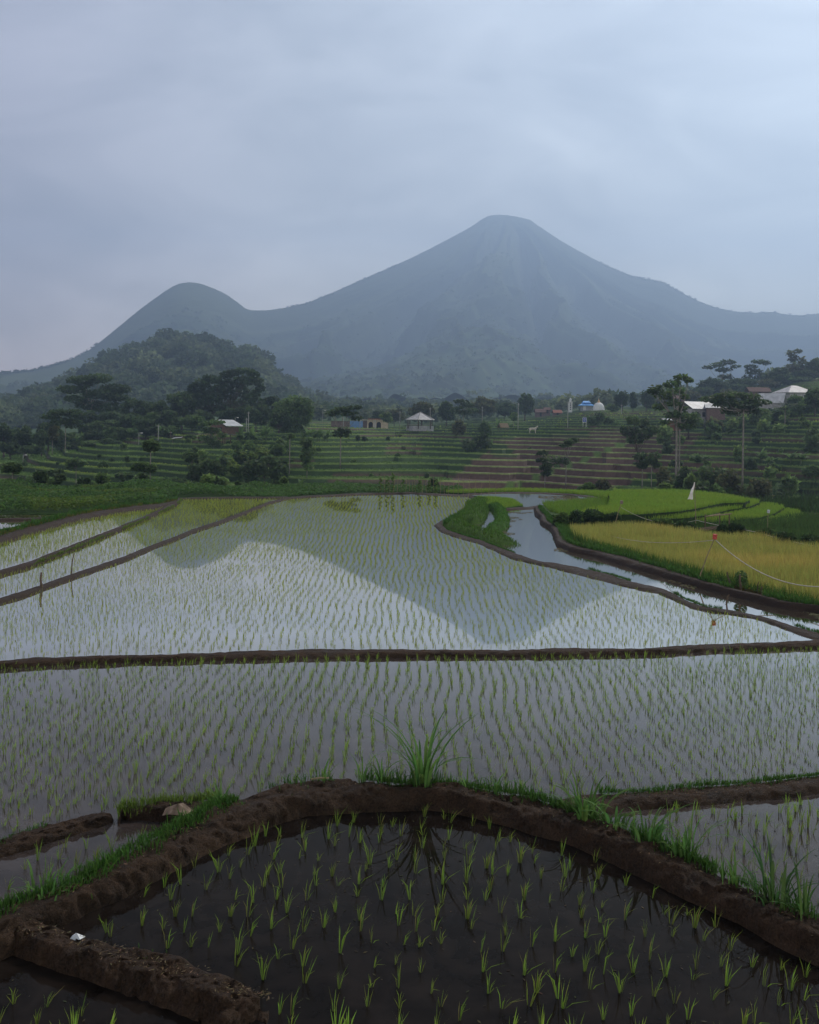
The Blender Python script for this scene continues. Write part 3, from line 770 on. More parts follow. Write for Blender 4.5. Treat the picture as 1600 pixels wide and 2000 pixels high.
SIL = [(-700,760),(-300,745),(0,730),(60,724),(100,714),(130,705),(160,692),(180,678),(200,662),(215,650),(240,629),(270,604),(290,589),(315,571),(330,561),(345,554),(365,551),(385,553),(400,558),(420,566),(440,576),(460,590),(475,602),(487,606),(520,606),(560,600),(600,590),(640,574),(680,556),(720,538),(760,521),(800,503),(840,483),(870,467),(900,451),(920,439),(935,428),(948,421.5),(965,419),(985,420),(1003,423),(1030,429),(1040,437),(1060,450),(1090,470),(1120,487),(1150,503),(1180,518),(1210,531),(1240,542),(1270,546),(1290,550),(1310,561),(1340,578),(1370,592),(1400,602),(1430,608),(1470,611),(1510,609),(1530,614),(1560,616),(1600,612),(1700,600),(1900,590),(2300,640)]
SX, SZ = (985-CX)/F*4500, EYE+4500*416/F
def mbump(X, D, T):
    ang = np.arctan2(X-SX, 4500-D)+(fbm(X/500, D/500, 80, 3)-.5)*.5
    rg = 1-np.abs(2*fbm(ang*5.5+2, T*.5, 81, 2)-1)*1.9; rg2 = 1-np.abs(2*fbm(ang*13, T*4, 82, 3)-1)*2
    gul = np.minimum(rg*.8+rg2*.3-1.05, 0)*300*np.clip(T*1.3, 0, 1)*np.clip((1-T)*3.2, 0, 1)*np.exp(-((X-SX)/1500)**2)
    hills = (fbm(X/420, D/420, 83, 3)-.5)*60*(T < 1)*np.clip(T*3, 0, 1)*(1-T)
    forest = 1-smooth(.66, .8, T+ (fbm(X/300, D/300, 85, 3)-.5)*.25)
    can = (vn(X/16, D/16, 87)**2*9 + vn(X/7, D/9, 88)*3)*(.15+.85*forest)
    return gul+hills+can
def mcol(X, D, z, T, px):
    ang = np.arctan2(X-SX, 4500-D)
    f = smooth(.70, .80, T + (fbm(X/260, D/260, 85, 4)-.5)*.3 + (fbm(ang*14, T*2, 86, 3)-.5)*.22)[..., None]*(np.abs(X-SX) < 1500)[..., None]
    forest = np.array([.044,.068,.03])*(.35+1.3*vn(X/24, D/34, 89)[..., None]*(.5+fbm(X/180, D/180, 90, 3)[..., None])) + np.array([.025,.03,.01])*smooth(.55, .75, fbm(X/150, D/200, 91, 3))[..., None]
    grass = np.array([.085,.11,.045])*(.92+.16*fbm(ang*30, T*3, 93, 3)[..., None])
    return forest*(1-f)+grass*f
mo, MX, MD, MZ, MT = ridge_mesh('mountain', SIL, [(-700,2600),(0,2600),(180,3200),(370,3600),(490,3900),(980,4500),(1500,4300),(2300,3800)], 1050, 786, 1.55, 2.6, 460, mbump, 0, mcol)
FSIL = [(-700,830),(-200,812),(0,800),(40,786),(80,768),(110,755),(140,744),(175,734),(195,712),(215,702),(240,688),(270,680),(310,670),(330,671),(350,676),(400,680),(440,684),(480,692),(505,700),(515,716),(530,740),(560,764),(600,788),(650,803),(720,814),(800,824)]
FSIL = [(x, y+(fbm(np.array([x/34.]), np.array([3.]), 99, 3)[0]-.5)*34) for x in range(-700, 801, 8) for y in [float(np.interp(x, [q[0] for q in FSIL], [q[1] for q in FSIL]))]]
fo, FX, FD, FZ, FT = ridge_mesh('foothill', FSIL, [(-700,1000),(800,1000)], 560, 832, 1.0, 4, 120, lambda X, D, T: (fbm(X/60, D/60, 95, 3)-.5)*14*np.clip(T*3, 0, 1), 0,
    lambda X, D, z, T, px: np.tile(np.array([.03,.045,.02]), X.shape+(1,)))

# woods that read as one mass
def woods(name, Pt, rmin, rmax, nl, size, label, bases):
    A_ = Acc(); m = len(Pt)
    r = rng.uniform(rmin, rmax, m)
    B = np.repeat(Pt, nl, 0); rr = np.repeat(r, nl)
    dn = rng.normal(size=(m*nl, 3)); dn[:, 2] = np.abs(dn[:, 2])*1.0-.35; dn /= np.linalg.norm(dn, axis=1)[:, None]
    rad = rng.uniform(.3, 1, m*nl)**.4
    lob = 1+.3*(vn(dn[:, 0]*2+np.repeat(np.arange(m), nl)*7.3, dn[:, 1]*2+dn[:, 2]*2, 97)-.4)
    C = B + dn*(rr*rad*lob)[:, None]*np.array([1, 1, .85]); C[:, 2] += rr*.55
    bi = rng.integers(0, len(bases), m)
    col = np.array(bases)[np.repeat(bi, nl)]*(1+rng.uniform(-.25, .25, (m*nl, 1)))*np.repeat(rng.uniform(.75, 1.3, (m, 1)), nl, 0)
    A_.add(*cards(C, size*rng.uniform(.6, 1.3, m*nl)*rr/np.mean(r), col, .7, .7))
    return tag(A_.obj(name, M_LEAF), label, 'woods', None, 'stuff')
WB = [(.058,.088,.046), (.085,.118,.058), (.066,.094,.054), (.12,.15,.078)]
a, b = FX.shape
k = 1900
ti = (rng.uniform(0, 1, k)**.8*121).astype(int); ci_ = rng.integers(0, b-1, k)
edge = np.arange(0, b-1, 4); ti = np.r_[ti, np.full(len(edge), 118)]; ci_ = np.r_[ci_, edge]
woods('foothill_woods', np.stack([FX[ti, ci_], FD[ti, ci_], FZ[ti, ci_]-rng.uniform(0, 5, len(ti))], 1), 4, 12, 130, 1.5, 'hazy woods covering the dark rounded foothill at left', WB)
k = 700
px = rng.uniform(520, 1900, k); d = rng.uniform(430, 1050, k)
woods('valley_woods', np.stack([(px-CX)/F*d, d, base_z(px, d)], 1), 3, 6.5, 110, 1.1, 'hazy belt of far trees at the foot of the mountain', WB)
k = 11000
ti = (rng.uniform(.0, .8, k)*460).astype(int); cj = rng.integers(0, MX.shape[1]-1, k)
for x0_, x1_, m_ in ((-100, 190, 130), (560, 780, 60), (1170, 1430, 130), (1430, 1900, 130)):
    cj = np.r_[cj, ((rng.uniform(x0_, x1_, m_)+700)/2.6).astype(int)]; ti = np.r_[ti, rng.integers(448, 459, m_)]
woods('mountain_woods', np.stack([MX[ti, cj], MD[ti, cj], MZ[ti, cj]-2], 1), 3, 7, 20, 2.6, 'forest covering the lower slopes of the volcano', [(.075,.105,.05), (.09,.12,.055), (.075,.1,.052), (.12,.145,.065)])

# ------------------------------------------------------------------ trees
def trunk(path, r0, r1, mat, par, name='trunk', extra=()):
    mb = MB(); n = len(path)
    mb.tube(path, [r0+(r1-r0)*k/(n-1) for k in range(n)], 7)
    for e, ra, rb in extra: mb.tube(e, [ra, (ra+rb)/2, rb], 5, False)
    return mb.build(name, mat, par, True)
G_DK = (.058,.088,.036); G_MD = (.08,.125,.044); G_LT = (.12,.18,.055); G_YL = (.12,.17,.045); G_OL = (.08,.088,.04)
def place(px, d):
    if d < 0: d = ground_d(px, -d)
    return d, terr_z(px, d)
def tree(kind, px, d, ytop, wpx, label, group=None, base=G_DK, clumps=None, lean=0, bark=None, leaf=1.0):
    d, zb = place(px, d)
    x = (px-CX)/F*d
    top = P(px, ytop, d)[2]; H = max(1.2, top-zb); W = wpx*d/F
    cat = {'bush': 'bush'}.get(kind, 'tree')
    nm = {'umbrella': 'umbrella_tree', 'dense': 'broadleaf_tree', 'sparse': 'tall_tree', 'bush': 'bush', 'thin': 'slender_tree'}[kind]
    o = empty(nm, (x, d, zb-.15), label, cat, group)
    ls = .22+d*.0011; ls *= leaf
    Ac = Acc(); ext = []
    if clumps is not None:              # clumps read off the photo as (column, row, half width, half height)
        cl = []
        for cx, cy, rx, ry in clumps:
            q = P(cx, cy, d)
            cl.append(((q[0]-x, rng.normal()*rx*d/F*.6, q[2]-zb), (rx*d/F, rx*d/F*.85, ry*d/F)))
    elif kind == 'umbrella':
        cl = []
        for k in range(9):
            a = 2*math.pi*k/8+rng.uniform(-.3, .3); r = W*.5*rng.uniform(.35, .72) if k < 8 else 0
            zz = H*(.96-.16*(r/(W*.5))**2-rng.uniform(0, .14)*(k % 2))
            cl.append(((r*math.cos(a), r*math.sin(a)*.9, zz), (W*rng.uniform(.17, .26), W*rng.uniform(.17, .26), max(.45, H*.04))))
    elif kind == 'sparse':
        cl = []
        for k in range(9):
            t = rng.uniform(.55, .97); a = rng.uniform(0, 6.28); r = W*.5*rng.uniform(.2, .75)*(1.15-t*.5)
            cl.append(((r*math.cos(a), r*math.sin(a), H*t), (W*.2, W*.2, H*.055)))
    elif kind == 'thin':
        cl = [((rng.normal()*W*.15, rng.normal()*W*.15, H*t), (W*.4, W*.4, H*.09)) for t in (.62, .74, .85, .94)]
    elif kind == 'dense':
        cl = []
        for k in range(18):
            v = rng.normal(size=3); v /= np.linalg.norm(v); r = rng.uniform(.5, .8)
            cl.append(((v[0]*W*.5*r, v[1]*W*.45*r, H*.6+v[2]*H*.36*r), (W*rng.uniform(.14, .23), W*rng.uniform(.14, .23), H*rng.uniform(.1, .16))))
    else:
        cl = []
        for k in range(7):
            a = rng.uniform(0, 6.28); r = W*.32*rng.uniform(0, 1)
            cl.append(((r*math.cos(a), r*math.sin(a), H*rng.uniform(.3, .72)), (W*.24, W*.24, H*.28)))
    zlo = min(c_[2]-r_[2] for c_, r_ in cl); zf = (.25*H if kind == 'dense' else min(.9*H, zlo+.12*(H-zlo)))
    if clumps is not None: cl = [(c_, (r_[0]*1.12, r_[1]*1.12, r_[2]*1.2)) for c_, r_ in cl]
    for c_, r_ in cl:
        area = r_[0]*r_[2]*3.1+r_[0]*r_[1]*1.2
        nn = int(np.clip(area/(ls*ls)*3.3, 60, 1500))
        Ac.add(*clump(c_, r_, nn, ls, base, kind in ('umbrella', 'sparse')))
        if kind != 'bush' or rng.uniform() < .3:
            j = np.array([lean*H*.3, 0, min(zf, c_[2]*.97)])
            j = j + (np.array(c_)-j)*np.array([.12, .12, .1])
            mid = (j+np.array(c_))/2; mid[2] -= .06*H*rng.uniform(0, 1); 
            ext.append(([tuple(j), tuple(mid), tuple(c_)], max(.05, H*.007), .03))
    if kind == 'bush':
        tr = trunk([(0,0,-.1),(0,0,H*.4)], .06, .03, M_DBARK, o, 'stem')
    else:
        tr = trunk([(0,0,-.2),(lean*H*.1,0,H*.2),(lean*H*.3,0,zf*.75),(lean*H*.32,0,zf+.12*H)], max(.09, H*(.0115 if kind != 'dense' else .03)), max(.05, H*.008),
                   bark or (M_BARK if kind in ('umbrella', 'sparse', 'thin') else M_DBARK), o, 'trunk', ext)
    Ac.obj('foliage' if kind == 'bush' else 'crown', M_LEAF, o)
    return o
def leafblade(L, w, droop, az, tilt, z0, col, nseg=7, wav=.0):
    t = np.linspace(0, 1, nseg)
    hx = L*(np.sin(tilt)*t + .45*droop*t**2); hz = L*(np.cos(tilt)*t - droop*.75*t**2.2)
    c_, s_ = math.cos(az), math.sin(az)
    ctr = np.stack([hx*c_, hx*s_, hz+z0], 1)
    sd = np.array([-s_, c_, 0])
    ww = w*np.clip(np.minimum(t*5+.15, 1)*(1-t**4), .05, 1)*.5
    V = np.stack([ctr-sd*ww[:, None]-np.array([0,0,.3])*ww[:, None]*.8, ctr, ctr+sd*ww[:, None]-np.array([0,0,.3])*ww[:, None]*.8], 1).reshape(-1, 3)
    i = np.arange(nseg-1)[:, None]*3
    T = np.concatenate([i+[0,1,4], i+[0,4,3], i+[1,2,5], i+[1,5,4]], 1).reshape(-1, 3)
    return V, T, np.tile(np.array(col)*rng.uniform(.8, 1.25), (len(V), 1))
def banana(px, d, ytop, label, group=None, n=9, stems=1, base=(.085,.14,.045), w=.6):
    d, zb = place(px, d); x = (px-CX)/F*d; H = max(2.0, P(px, ytop, d)[2]-zb)
    o = empty('banana_plant', (x, d, zb-.1), label, 'banana plant', group)
    for s in range(stems):
        ox, oy = (0, 0) if s == 0 else (rng.uniform(-1.6, 1.6), rng.uniform(-1, 1)); hs = H*(1 if s == 0 else rng.uniform(.6, .85))
        Ac = Acc()
        for k in range(n):
            V, T, C = leafblade(hs*rng.uniform(.62, .85), w*rng.uniform(.8, 1.2)*max(1, hs/4), rng.uniform(.25, 1.1), 2*math.pi*k/n*1.618*2+rng.uniform(-.3, .3), rng.uniform(.05, .75), hs*.3, base)
            Ac.add(V+np.array([ox, oy, 0]), T, C)
        Ac.obj('leaves', M_LEAF, o)
        MB().tube([(ox,oy,-.1),(ox+.03,oy,hs*.2),(ox,oy,hs*.38)], [.14,.12,.07], 7).build('stem', M_STEM, o, True)
    return o
def palm(px, d, ytop, label, hfrac=.45, n=15, L=None, base=(.06,.11,.04), th=.1, group=None, nm='palm_tree'):
    d, zb = place(px, d); x = (px-CX)/F*d; H = max(1.5, P(px, ytop, d)[2]-zb)
    o = empty(nm, (x, d, zb-.1), label, 'palm tree', group)
    L = L or H*.55; zc = H*hfrac
    MB().tube([(0,0,-.1),(.04*H*.2,0,zc*.5),(0,0,zc)], [th*1.2, th, th*.8], 7).build('trunk', M_BARK, o, True)
    Ac = Acc()
    for k in range(n):
        az = 2*math.pi*k/n*1.618*3; tilt = rng.uniform(.1, 1.25); Lk = L*rng.uniform(.8, 1.1)
        dr = rng.uniform(.3, .75)
        c_, s_ = math.cos(az), math.sin(az)
        for m in range(13):                       # leaflets along the rib
            t = (m+1.5)/14
            hx = Lk*(math.sin(tilt)*t+.45*dr*t*t); hz = Lk*(math.cos(tilt)*t-dr*.75*t**2.2)+zc
            for sg in (-1, 1):
                q = np.array([hx*c_, hx*s_, hz]); sd = np.array([-s_, c_, 0])*sg
                tip = q+sd*Lk*.26*(1-.6*abs(t-.4))+np.array([c_, s_, 0])*Lk*.12-np.array([0,0,Lk*.1])
                wv = np.array([c_, s_, 0])*Lk*.022
                Ac.add(np.array([q-wv, q+wv, tip]), np.array([[0,1,2]]), np.tile(np.array(base)*rng.uniform(.8, 1.25), (3, 1)))
        V, T, C = leafblade(Lk, .07, dr, az, tilt, zc, base); Ac.add(V, T, C)
    Ac.obj('fronds', M_LEAF, o)
    return o
exec_trees = True
# --- left woods
LW = 'trees in the wood on the left'
tree('umbrella', 178, 300, 729, 135, 'big dark spreading umbrella tree standing highest over the left wood', LW, G_DK,
     [(140,760,26,7),(165,742,30,8),(195,738,26,8),(215,757,30,9),(150,778,22,6),(190,768,34,9),(225,775,22,8),(172,790,30,9),(205,795,34,10),(165,752,16,6)])
tree('umbrella', 128, 236, 799, 80, 'flat topped tree with tall bare trunk at the edge of the left wood', LW, G_DK,
     [(95,812,20,5),(115,804,20,5),(138,806,22,7),(125,822,20,6),(145,826,18,9)])
tree('thin', 103, 238, 832, 26, 'slim pale trunked tree at the left foot of the flat topped tree', LW, G_OL)
for px, d, yt, w, l in ((8,262,822,44,'rounded dark tree cut by the left picture edge'),(50,258,822,50,'broad dark tree second from the left picture edge'),(82,250,836,36,'smaller dark tree between the broad one and the flat topped tree'),
        (22,250,858,50,'low dark tree at the foot of the left edge trees'),(62,246,868,44,'low dark tree below the broad dark tree'),
        (170,290,800,60,'dense tree under the left side of the big umbrella tree'),(215,292,800,56,'dense tree under the right side of the big umbrella tree'),(150,262,838,54,'low dense tree left of the lamp poles wood edge'),
        (190,262,836,50,'low dense tree under the big umbrella tree'),(228,258,832,48,'low dense tree right of the big umbrella tree'),(262,285,772,50,'round topped tree between the umbrella tree and the great banyan'),
        (305,285,772,58,'wide dark tree just left of the great banyan'),(335,270,795,56,'dark tree at the left foot of the great banyan'),(290,262,815,54,'low bushy tree behind the tall white pole'),(20,275,835,60,'dark tree behind the left edge trees'),(95,270,815,56,'round tree behind the flat topped tree'),(120,280,845,60,'dark filler tree behind the slim pale trunk'),(200,272,815,70,'broad dark tree filling the wood below the umbrella tree'),(245,275,800,64,'wide tree filling the gap right of the big umbrella tree'),(285,272,800,60,'dark tree filling the wood left of the banyan'),(355,285,760,60,'tall dark tree touching the left shoulder of the banyan'),(395,275,800,60,'dark tree in front of the banyan trunk'),(455,278,790,70,'broad dark tree in front of the banyan, right side'),(500,275,785,60,'dark tree under the right end of the banyan crown'),(140,252,862,44,'low tree beside the foot of the flat topped tree'),(180,250,858,50,'low dark tree at the wood edge above the left terraces'),(215,250,856,44,'low rounded tree at the wood edge left of the lamp pole'),(330,258,828,50,'low bushy tree behind the small field shelter'),(255,258,835,40,'small tree behind the lamp pole'),(375,258,808,56,'bushy tree behind the tin roofed hut')):
    tree('dense', px, d, yt, w, l, LW, G_MD if (px*7) % 3 == 0 else G_DK)
tree('dense', 430, 290, 718, 172, 'great dark banyan tree with the widest crown on the left', None, (.05,.076,.034),
     [(366,772,13,9),(378,758,12,8),(392,746,13,7),(408,738,12,6),(424,742,12,7),(440,731,13,6),(456,727,12,6),(470,724,11,6),(486,724,11,6),(497,732,10,7),(505,744,10,7),(508,758,9,7),(500,768,10,7),(484,742,14,9),(466,744,14,9),(446,750,15,9),(426,758,14,9),(404,760,15,9),(386,774,15,9),(362,786,12,8),(358,798,11,8),(376,792,15,9),(400,780,16,10),(424,776,16,10),(448,770,16,10),(472,764,15,10),(492,778,14,9),(508,786,11,8),(410,800,18,10),(436,796,18,10),(462,790,18,11),(486,796,16,10),(505,802,12,9),(385,808,16,9)], leaf=1.15)
tree('dense', 528, 300, 765, 52, 'dark tree leaning on the right flank of the great banyan', None, G_DK)
tree('dense', 578, 248, 774, 70, 'full round tree right of the great banyan', None, G_MD,
     [(552,795,20,12),(575,785,22,12),(595,792,18,14),(560,812,26,16),(590,815,20,18),(548,828,18,14),(575,835,24,14),(602,806,10,16)])
tree('dense', 545, 244, 800, 44, 'darker tree at the left foot of the full round tree', None, G_DK)
tree('umbrella', 418, 212, 820, 60, 'two stemmed tree whose leaves cover the left end of the hut roof', None, G_MD,
     [(402,826,14,4),(425,823,14,4),(412,840,18,6),(405,856,18,7),(425,866,14,6),(436,848,10,5)])
# --- middle
tree('umbrella', 666, -915, 789, 72, 'flat topped tree with bare white trunk left of the arched house', None, G_DK,
     [(652,802,14,4),(672,797,16,4),(693,794,15,3.5),(680,806,18,4),(648,806,12,4),(697,815,12,3),(668,845,18,6),(672,838,12,4)])
tree('thin', 567, -926, 848, 16, 'tall bare pale trunk with a small tuft of leaves', None, G_MD, [(566,852,7,3),(570,849,6,3)])
tree('thin', 601, -934, 850, 34, 'leafy column shaped tree right of the tall bare pale trunk', None, G_MD, [(598,862,13,9),(604,878,13,9),(598,893,12,8),(602,908,11,8)])
tree('dense', 823, 345, 776, 52, 'pale rounded tree right behind the pavilion roof', None, G_OL)
tree('dense', 872, 345, 781, 36, 'dark tree right of the pavilion', None, G_DK)
tree('umbrella', 905, 290, 778, 56, 'layered umbrella tree between the pavilion and the white poles', None, G_DK,
     [(900,783,14,3.5),(912,790,14,4),(895,796,10,3),(922,800,12,3.5),(905,805,16,4),(888,800,9,3)])
tree('dense', 942, 380, 772, 64, 'broad hazy tree behind the white poles', None, G_OL)
tree('dense', 985, 400, 782, 46, 'low hazy tree left of the tall dark dome shaped tree', None, G_DK)
tree('dense', 1025, 372, 766, 38, 'tall dark dome shaped tree in the middle distance', None, G_DK)
tree('dense', 770, 380, 795, 40, 'hazy bushy tree left behind the pavilion', None, G_OL)
tree('dense', 740, 372, 800, 36, 'low tree behind the roof of the arched house', None, G_DK)
tree('thin', 758, 322, 806, 26, 'small tree with white blossoms beside the pavilion', None, G_LT)
tree('bush', 898, 262, 815, 30, 'brownish shrub right of the pavilion', None, G_OL)
tree('bush', 945, 262, 820, 34, 'leafy shrub beside the thatched field hut', None, G_MD)
tree('dense', 930, -880, 846, 46, 'dark thicket at the top corner of the brown terraces', None, G_DK, [(915,866,14,9),(935,860,14,9),(950,868,12,10),(925,876,18,7),(945,850,9,6)])
tree('thin', 1003, 300, 806, 16, 'small leafy tree left of the tallest white pole', None, G_MD)
# --- village side
tree('dense', 1215, 340, 757, 28, 'dark egg shaped tree right of the white dome', None, G_DK)
tree('dense', 1236, 345, 763, 16, 'small round tree right of the egg shaped tree', None, G_DK)
tree('dense', 1262, 335, 758, 34, 'dark tree left behind the tall double trunked tree', None, G_DK)
tree('bush', 1170, 262, 800, 46, 'bushy thicket below the white dome', None, G_MD, [(1156,818,9,6),(1172,812,10,8),(1188,820,10,6),(1166,824,16,5),(1200,824,8,4)])
tree('dense', 1196, 350, 785, 30, 'feathery tree right beside the white dome', None, G_LT)
tree('sparse', 1322, -958, 729, 90, 'tallest double trunked tree on the right with open leafy crown', None, G_MD,
     [(1330,735,14,5),(1345,740,9,5),(1310,748,16,7),(1285,756,14,7),(1325,760,18,8),(1298,770,18,8),(1340,772,10,5),(1275,762,10,6),(1318,785,18,6),(1290,792,14,6),(1336,795,10,5),(1310,808,16,6),(1345,812,16,6),(1300,822,12,5),(1335,830,14,5)])
tree('sparse', 1328, -956, 800, 40, 'thinner trunk standing beside the tallest double trunked tree', None, G_DK, [(1345,818,16,6),(1350,828,14,6),(1330,806,12,5)])
tree('umbrella', 1452, -948, 764, 150, 'wide flat crowned tree in front of the white roofed houses', None, G_DK,
     [(1385,778,20,5),(1412,772,20,5.5),(1440,768,22,6),(1468,774,20,6),(1488,784,16,5),(1425,785,24,7),(1455,788,26,8),(1400,785,16,5),(1440,800,22,7),(1470,800,16,6)])
tree('dense', 1246, -908, 808, 66, 'dark crowned tree at the right end of the brown terraces', None, G_DK, [(1235,820,14,8),(1258,824,16,8),(1230,840,16,9),(1255,846,18,10),(1275,838,12,8),(1242,858,16,7)])
tree('thin', 1256, -958, 880, 40, 'pair tree with thin pale stem at the gully edge, left one', None, G_DK, [(1250,890,13,6),(1262,897,12,7),(1252,906,12,6)])
tree('thin', 1274, -958, 882, 36, 'pair tree with thin pale stem at the gully edge, right one', None, G_DK, [(1278,888,12,6),(1272,898,12,6),(1282,906,10,5)])
tree('umbrella', 1107, -956, 856, 60, 'small dark tree in front of the brown terraces with forked top', None, G_DK, [(1060,884,12,5),(1078,898,18,8),(1098,898,14,6),(1056,896,10,6),(1112,862,12,4),(1122,857,10,3),(1102,868,10,3)])
tree('thin', 1066, -954, 905, 24, 'thin low sapling under the small dark forked tree', None, G_DK)
tree('sparse', 1408, 420, 704, 70, 'tall layered tree on the far right skyline, left one', None, G_DK, [(1388,716,12,3),(1405,711,14,4),(1425,706,14,4),(1435,715,10,3),(1412,722,16,4),(1420,735,14,5),(1438,745,14,5)])
tree('sparse', 1482, 420, 701, 56, 'tall layered tree on the far right skyline, middle one', None, G_DK, [(1468,716,12,4),(1480,706,12,4),(1498,708,9,4),(1475,725,16,5),(1490,735,14,6),(1462,738,12,6)])
tree('sparse', 1550, 400, 681, 46, 'tallest skyline tree at far right with ragged top', None, G_OL, [(1543,690,9,5),(1556,686,8,4),(1548,700,11,6),(1565,704,8,8),(1545,716,12,6),(1558,722,14,8),(1552,740,14,8)])
for px, d, yt, w, l in ((1390,410,735,60,'hazy tree below the left skyline tree'),(1450,400,735,64,'hazy tree between the two layered skyline trees'),(1515,400,715,56,'dark tree left of the tallest skyline tree'),(1590,400,700,60,'dark skyline tree cut by the right picture edge'),(1565,380,735,44,'dense tree behind the tall hipped roof'),(1340,390,760,56,'low hazy tree right of the tallest double trunked tree'),(1480,370,750,44,'low dark tree behind the brown roof'),(1420,385,758,46,'low tree above the broad white roof'),(1372,395,752,50,'low hazy tree between the double trunked tree and the left skyline tree'),(1445,390,748,60,'broad low tree under the middle of the right skyline'),(1500,390,738,56,'dense tree between the middle and the tallest skyline trees'),(1535,392,728,50,'dense tree at the foot of the tallest skyline tree'),(1575,395,722,60,'dense dark tree on the skyline near the right picture edge'),(1600,385,742,60,'low dense tree cut by the right picture edge above the hipped roof'),(1405,330,778,40,'small tree behind the annexe roof'),(1300,360,772,44,'low hazy tree behind the twin trunks'),(1275,370,780,36,'low hazy tree left behind the twin trunks')):
    tree('dense', px, d, yt, w, l, 'trees on the right skyline', G_DK if px % 20 else G_OL)
tree('dense', 1592, 205, 752, 50, 'dark leafy tree in front of the tall hipped roof at the right edge', None, G_DK)
tree('dense', 1590, -880, 830, 40, 'dark shaggy tree at the right edge of the terraces', None, G_DK, [(1588,842,9,8),(1584,856,14,9),(1596,868,16,9),(1582,874,14,8)])
tree('dense', 1558, 206, 782, 26, 'small round bright tree below the tall hipped roof', None, G_MD)
tree('dense', 1345, 212, 795, 54, 'leafy tree hiding the left end of the broad white roof', None, G_MD)
tree('bush', 1390, 218, 812, 46, 'garden thicket below the broad white roof', None, G_OL)
tree('bush', 1490, 212, 792, 60, 'reedy thicket below the small white roof', None, G_LT)
tree('bush', 1530, 212, 795, 44, 'reedy thicket left of the small round bright tree', None, G_LT)
# --- small trees in front of the left terraces
for px, yb, yt, w, l in ((26,962,905,44,'dark small tree at the lower left corner of the terraces'),(150,958,896,44,'small umbrella tree on the left terraces, left one'),(112,955,918,34,'low dark tree left of the small umbrella trees'),
      (247,955,924,40,'low umbrella tree in the middle of the left terraces'),(295,960,858,36,'two layered tree on the left terraces'),(283,960,905,50,'forked pale stemmed small tree at the foot of the left terraces'),(376,950,884,32,'thin stemmed small tree below the field shelter'),(340,955,935,50,'spreading low tree below the thin stemmed one')):
    tree('umbrella', px, -yb, yt, w, l, 'small trees on the left terraces', G_MD)
tree('dense', 518, -955, 886, 90, 'dark spreading tree in the thicket below the hut', None, G_DK, [(500,905,22,8),(525,898,18,8),(545,912,16,7),(485,918,18,8),(520,920,24,8),(540,928,14,6)])
tree('dense', 405, -950, 898, 90, 'dark thicket tree left of the pale green mounds', None, G_DK, [(390,912,18,8),(415,905,20,9),(432,918,14,9),(380,928,16,8),(410,928,22,8)])
for px, py, w, yt, l in ((445,918,50,888,'pale green mounded shrub, lowest of the mounds under the hut'),(478,905,56,878,'pale green mounded shrub, middle of the mounds under the hut'),(510,895,52,870,'pale green mounded shrub, highest of the mounds under the hut'),(470,930,60,905,'pale green mounded shrub in front of the other mounds')):
    tree('bush', px, -py, yt, w, l, 'mounded shrubs under the hut', G_YL)
tree('bush', 430, 125, 925, 52, 'big round light green bush at the foot of the terraces', None, G_LT)
tree('bush', 700, -862, 853, 9, 'small dark shrub on the grassy step below the arched house, left one', None, G_DK)
tree('bush', 712, -862, 852, 10, 'small dark shrub on the grassy step below the arched house, right one', None, G_DK)
tree('bush', 759, -862, 856, 6, 'tiny dark shrub on the grassy step below the pavilion', None, G_DK)
# --- bushes along the far edge of the plots
protosb = [tree('bush', 600, 112, 940, 26, 'low round bush in the hedge behind the far paddy edge', 'bushes in the far hedge', q) for q in (G_MD, G_LT, G_DK)]
def dup(o, loc, s, rz, label=None):
    c = o.copy(); COL.objects.link(c); c.location = loc; c.scale = s; c.rotation_euler.z = rz
    for ch in o.children:
        k = ch.copy(); COL.objects.link(k); k.parent = c
    if label: c['label'] = label
    return c
def field_z(px, d): return -.35 if d < 103 else terr_z(px, d)
for k in range(62):
    px = random.uniform(-20, 900) if k < 50 else random.uniform(1130, 1330)
    d = random.uniform(99, 124); x = (px-CX)/F*d
    s = random.uniform(.5, 1.15)
    dup(random.choice(protosb), (x, d, field_z(px, d)-.1), (s*random.uniform(.9, 1.4), s, s*random.uniform(.7, 1.15)), random.uniform(0, 6))
for o in protosb: o.location.x += random.uniform(-3, 3); o.scale = (.6, .6, .6)
for k in range(70):
    side_ = k % 5
    px = random.uniform(-10, 560) if side_ < 2 else (random.uniform(1290, 1600) if side_ < 4 else random.uniform(560, 1290))
    d = random.uniform(158, 235) if side_ < 2 else random.uniform(135, 205) if side_ < 4 else random.uniform(150, 240)
    x = (px-CX)/F*d; s = random.uniform(.6, 1.5) if side_ < 4 else random.uniform(.4, .7)
    c_ = dup(random.choice(protosb), (x, d, terr_z(px, d)-.1), (s*random.uniform(.9, 1.5), s, s*random.uniform(.8, 1.3)), random.uniform(0, 6),
        ('shrub growing on the steps of the left terraces', 'shrub growing on the steps of the left terraces', 'shrub on the dark right hand terraces', 'shrub on the dark right hand terraces', 'small shrub on the middle terraces')[side_])
    c_['group'] = ('shrubs on the left terraces', 'shrubs on the left terraces', 'shrubs on the right terraces', 'shrubs on the right terraces', 'shrubs on the middle terraces')[side_]
